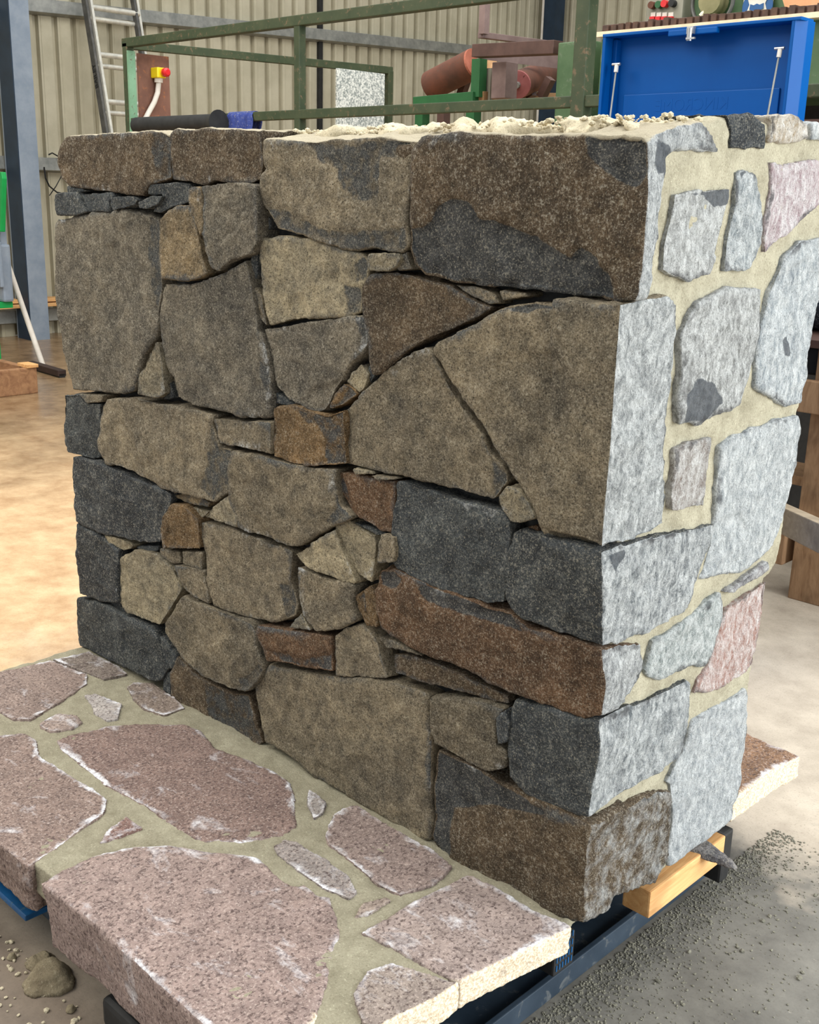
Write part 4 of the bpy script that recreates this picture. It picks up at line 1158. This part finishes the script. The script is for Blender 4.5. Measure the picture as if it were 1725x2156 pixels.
for code, fleck, tone, s1, s2, ex in CORNER:
    f_ = [on(p, 1, -.003) for p in grow(tr(s1), 2)]
    s_ = [on(p, 0, .006) for p in grow(tr(s2), 2)]
    c = K[code]
    pch = [(ax, [on(p, ax, 0) for p in tr(z)]) for ax, z in ex.get('patch', ())]
    solids = [(f_, (0, [.035, .075, .1, .05, .1, .1][ns], 0), 1.), (s_, (-.13, 0, 0), .97)]
    if ex.get('top'):
        # sloping upper face running back from the front arris
        tp = [Vector((-.545, .02, 1.562)), Vector((-.5, .004, 1.572)), Vector((-.03, .004, 1.566)), Vector((-.02, .06, 1.59)), Vector((-.05, .24, 1.618)), Vector((-.53, .24, 1.61))]
        solids.append((tp, (0, .02, -.08), .96))
    o = carve('corner_stone', solids, STONE, WL, .0058, .0048, 2, 200 + ns * 3, col(*c, fleck), faces=[(1, f_), (0, s_)], patches=pch, tone=tone, corner=True, top=bool(ex.get('top')))
    if ex.get('dark'):
        at = o.data.attributes['side']
        n = len(o.data.vertices)
        a_ = np.empty(n, np.float32); at.data.foreach_get('value', a_)
        at.data.foreach_set('value', a_ * .42)
    o['label'] = ['massive brown corner stone with dark chipped facets at the wall top', 'tall angular corner stone with a pale split side face', 'dark slate corner block with a pale side face below the tall corner stone',
                  'long rounded rust-brown stone running to the corner', 'dark grey corner block with a bluish side face', 'coarse brown corner stone at the foot of the wall'][ns]
    ns += 1
ns = 0
for code, tone, s, ex in SIDE:
    s_ = [on(p, 0, .005) for p in grow(tr(s), 2)]
    ar = poly_area([(p[1], p[2]) for p in s_])
    vox = min(.006, max(.003, math.sqrt(ar) / 55))
    c = code
    pch = [(0, [on(p, 0, 0) for p in tr(z)]) for z in ex.get('patch', ())]
    o = carve('side_stone', [(s_, (-.12, 0, 0), .96)], STONE, WL, vox, .0045, 2, 300 + ns * 3, col(*c, .4), faces=[(0, s_)], patches=pch, tone=tone, kind='wall' if ex.get('dark') else 'side')
    ns += 1

# mortar of the side face, shade-dark core behind the front face, loose mortar on top
ms = [on(p, 0, -.004) for p in tr('P 1372,300 1400,302 1475,268 1520,245 1630,244 1728,268 1735,400 1728,520 1700,760 1690,857 1684,875 1640,1180 1610,1235 1578,1440 1562,1640 1543,1722 1400,1830 1300,1890 1240,1900 1240,1700 1262,1500 1275,1300 1285,1150 1330,700')]
ms = [Vector((-.005, max(p[1], .03), min(p[2], 1.622))) for p in ms]
carve('mortar_joint', [(ms, (-.12, 0, 0), 1.)], MORTAR, WL, .0065, .0035, 2, 400, fine=1.1)
MB().box(-1.66, -.1, .05, .55, ZT + .005, 1.54).build('rubble_core', CORE, WL, .01)
tb_ = []
for i in range(26):
    t = i / 25
    tb_.append(Vector((-1.12 + 1.1 * t, .10 + .035 * math.sin(i * 2.3) + .02 * math.sin(i * 5.1), 1.585 + .012 * t)))
for i in range(12):
    t = 1 - i / 11
    tb_.append(Vector((-1.12 + 1.1 * t, .46 + .03 * math.sin(i * 1.9), 1.585 + .012 * t)))
o = carve('mortar_bed', [(tb_, (0, .0, .018), .93), (tb_, (0, 0, -.06), 1.)], MBED, WL, .0055, .009, 0, 410, fine=2.2)
o['label'] = 'crumbly cream mortar heaped on top of the wall'
random.seed(5)


_b = bmesh.new()
bmesh.ops.create_icosphere(_b, subdivisions=1, radius=1)
ICO_V = np.array([v.co[:] for v in _b.verts])
ICO_F = [[v.index for v in f.verts] for f in _b.faces]
_b.free()


class Lumps:
    def __init__(s): s.v, s.f = [], []

    def add(s, c, r):
        k = len(s.v) * len(ICO_V)
        sc = np.array([random.uniform(.8, 1.3), random.uniform(.8, 1.3), random.uniform(.55, .95)]) * r
        jit = np.array([[random.uniform(.75, 1.2)] for _ in range(len(ICO_V))])
        s.v.append(ICO_V * sc * jit + np.array(c))
        s.f += [[k + a for a in f] for f in ICO_F]

    def build(s, name, mat, parent=None):
        me = bpy.data.meshes.new(name)
        me.from_pydata(np.concatenate(s.v).tolist(), [], s.f)
        return link(name, me, mat, parent)


mb = Lumps()
for i in range(2600):
    x = random.uniform(-1.15, -.03)
    y = random.uniform(.09, .42)
    mb.add((x, y, 1.597 + .012 * (x + 1.1) + random.uniform(-.006, .012)), random.choice([.002, .003, .004, .005, .006]))
o = mb.build('mortar_crumb', MBED, WL)
o['kind'] = 'stuff'

# ------------------------------------------------------------------ debris on the floor
mb = Lumps()
for i in range(6500):
    s = random.random()
    y = random.uniform(-.55, .95)
    x = -.085 + abs(random.gauss(0, .045)) if s < .6 else (-.08 + abs(random.gauss(0, .16)) if s < .9 else random.uniform(-.05, .7))
    r = random.choice([.001, .0014, .0018, .0022, .003]) if s < .985 else random.uniform(.004, .007)
    mb.add((x, y, r * .3), r)
o = mb.build('mortar_crumbs', mat_mortar('grey_crumbs', (150, 146, 130), (108, 106, 96)))
tag(o, 'grey mortar crumbs spilled over the concrete along the right side of the pallet', 'mortar crumbs', kind='stuff')
mb = Lumps()
for i in range(260):
    mb.add((random.uniform(-1.15, -.5), random.uniform(-.85, -.6), .002), random.choice([.002, .003, .004, .006]))
o = mb.build('mortar_crumbs', MBED)
tag(o, 'pale mortar crumbs scattered on the dirty floor in front of the paving slab', 'mortar crumbs', kind='stuff')
lb = [('pale mortar lump stuck on the floor below the slab joint, largest of the lumps', on((100, 2068), 2, 0), .048),
      ('dark-topped mortar lump pressed under the slab edge near the blue pallet corner', on((85, 2010), 2, .02), .03),
      ('small round mortar lump on the floor left of the biggest lump', on((25, 2018), 2, 0), .010),
      ('pebble-sized mortar lump nearest the bottom edge of the photo at left', on((150, 2128), 2, 0), .010)]
for k, (l, c_, r) in enumerate(lb):
    pts = [Vector((c_[0] + r * math.cos(t) * (1 + .2 * math.sin(3 * t + k)), c_[1] + r * math.sin(t), 0.001)) for t in np.linspace(0, 2 * PI, 12, False)]
    o = carve('mortar_lump', [(pts, (0, 0, r * (.6 if r > .02 else 1.1)), .5)], LUMP, None, max(.0018, r / 16), r * .12, 2, 500 + k)
    tag(o, l, 'mortar lump')
st = MB().box(-.62, -.40, -.60, -.50, .012, .075).build('skid_block', BLACK, pl, .012)
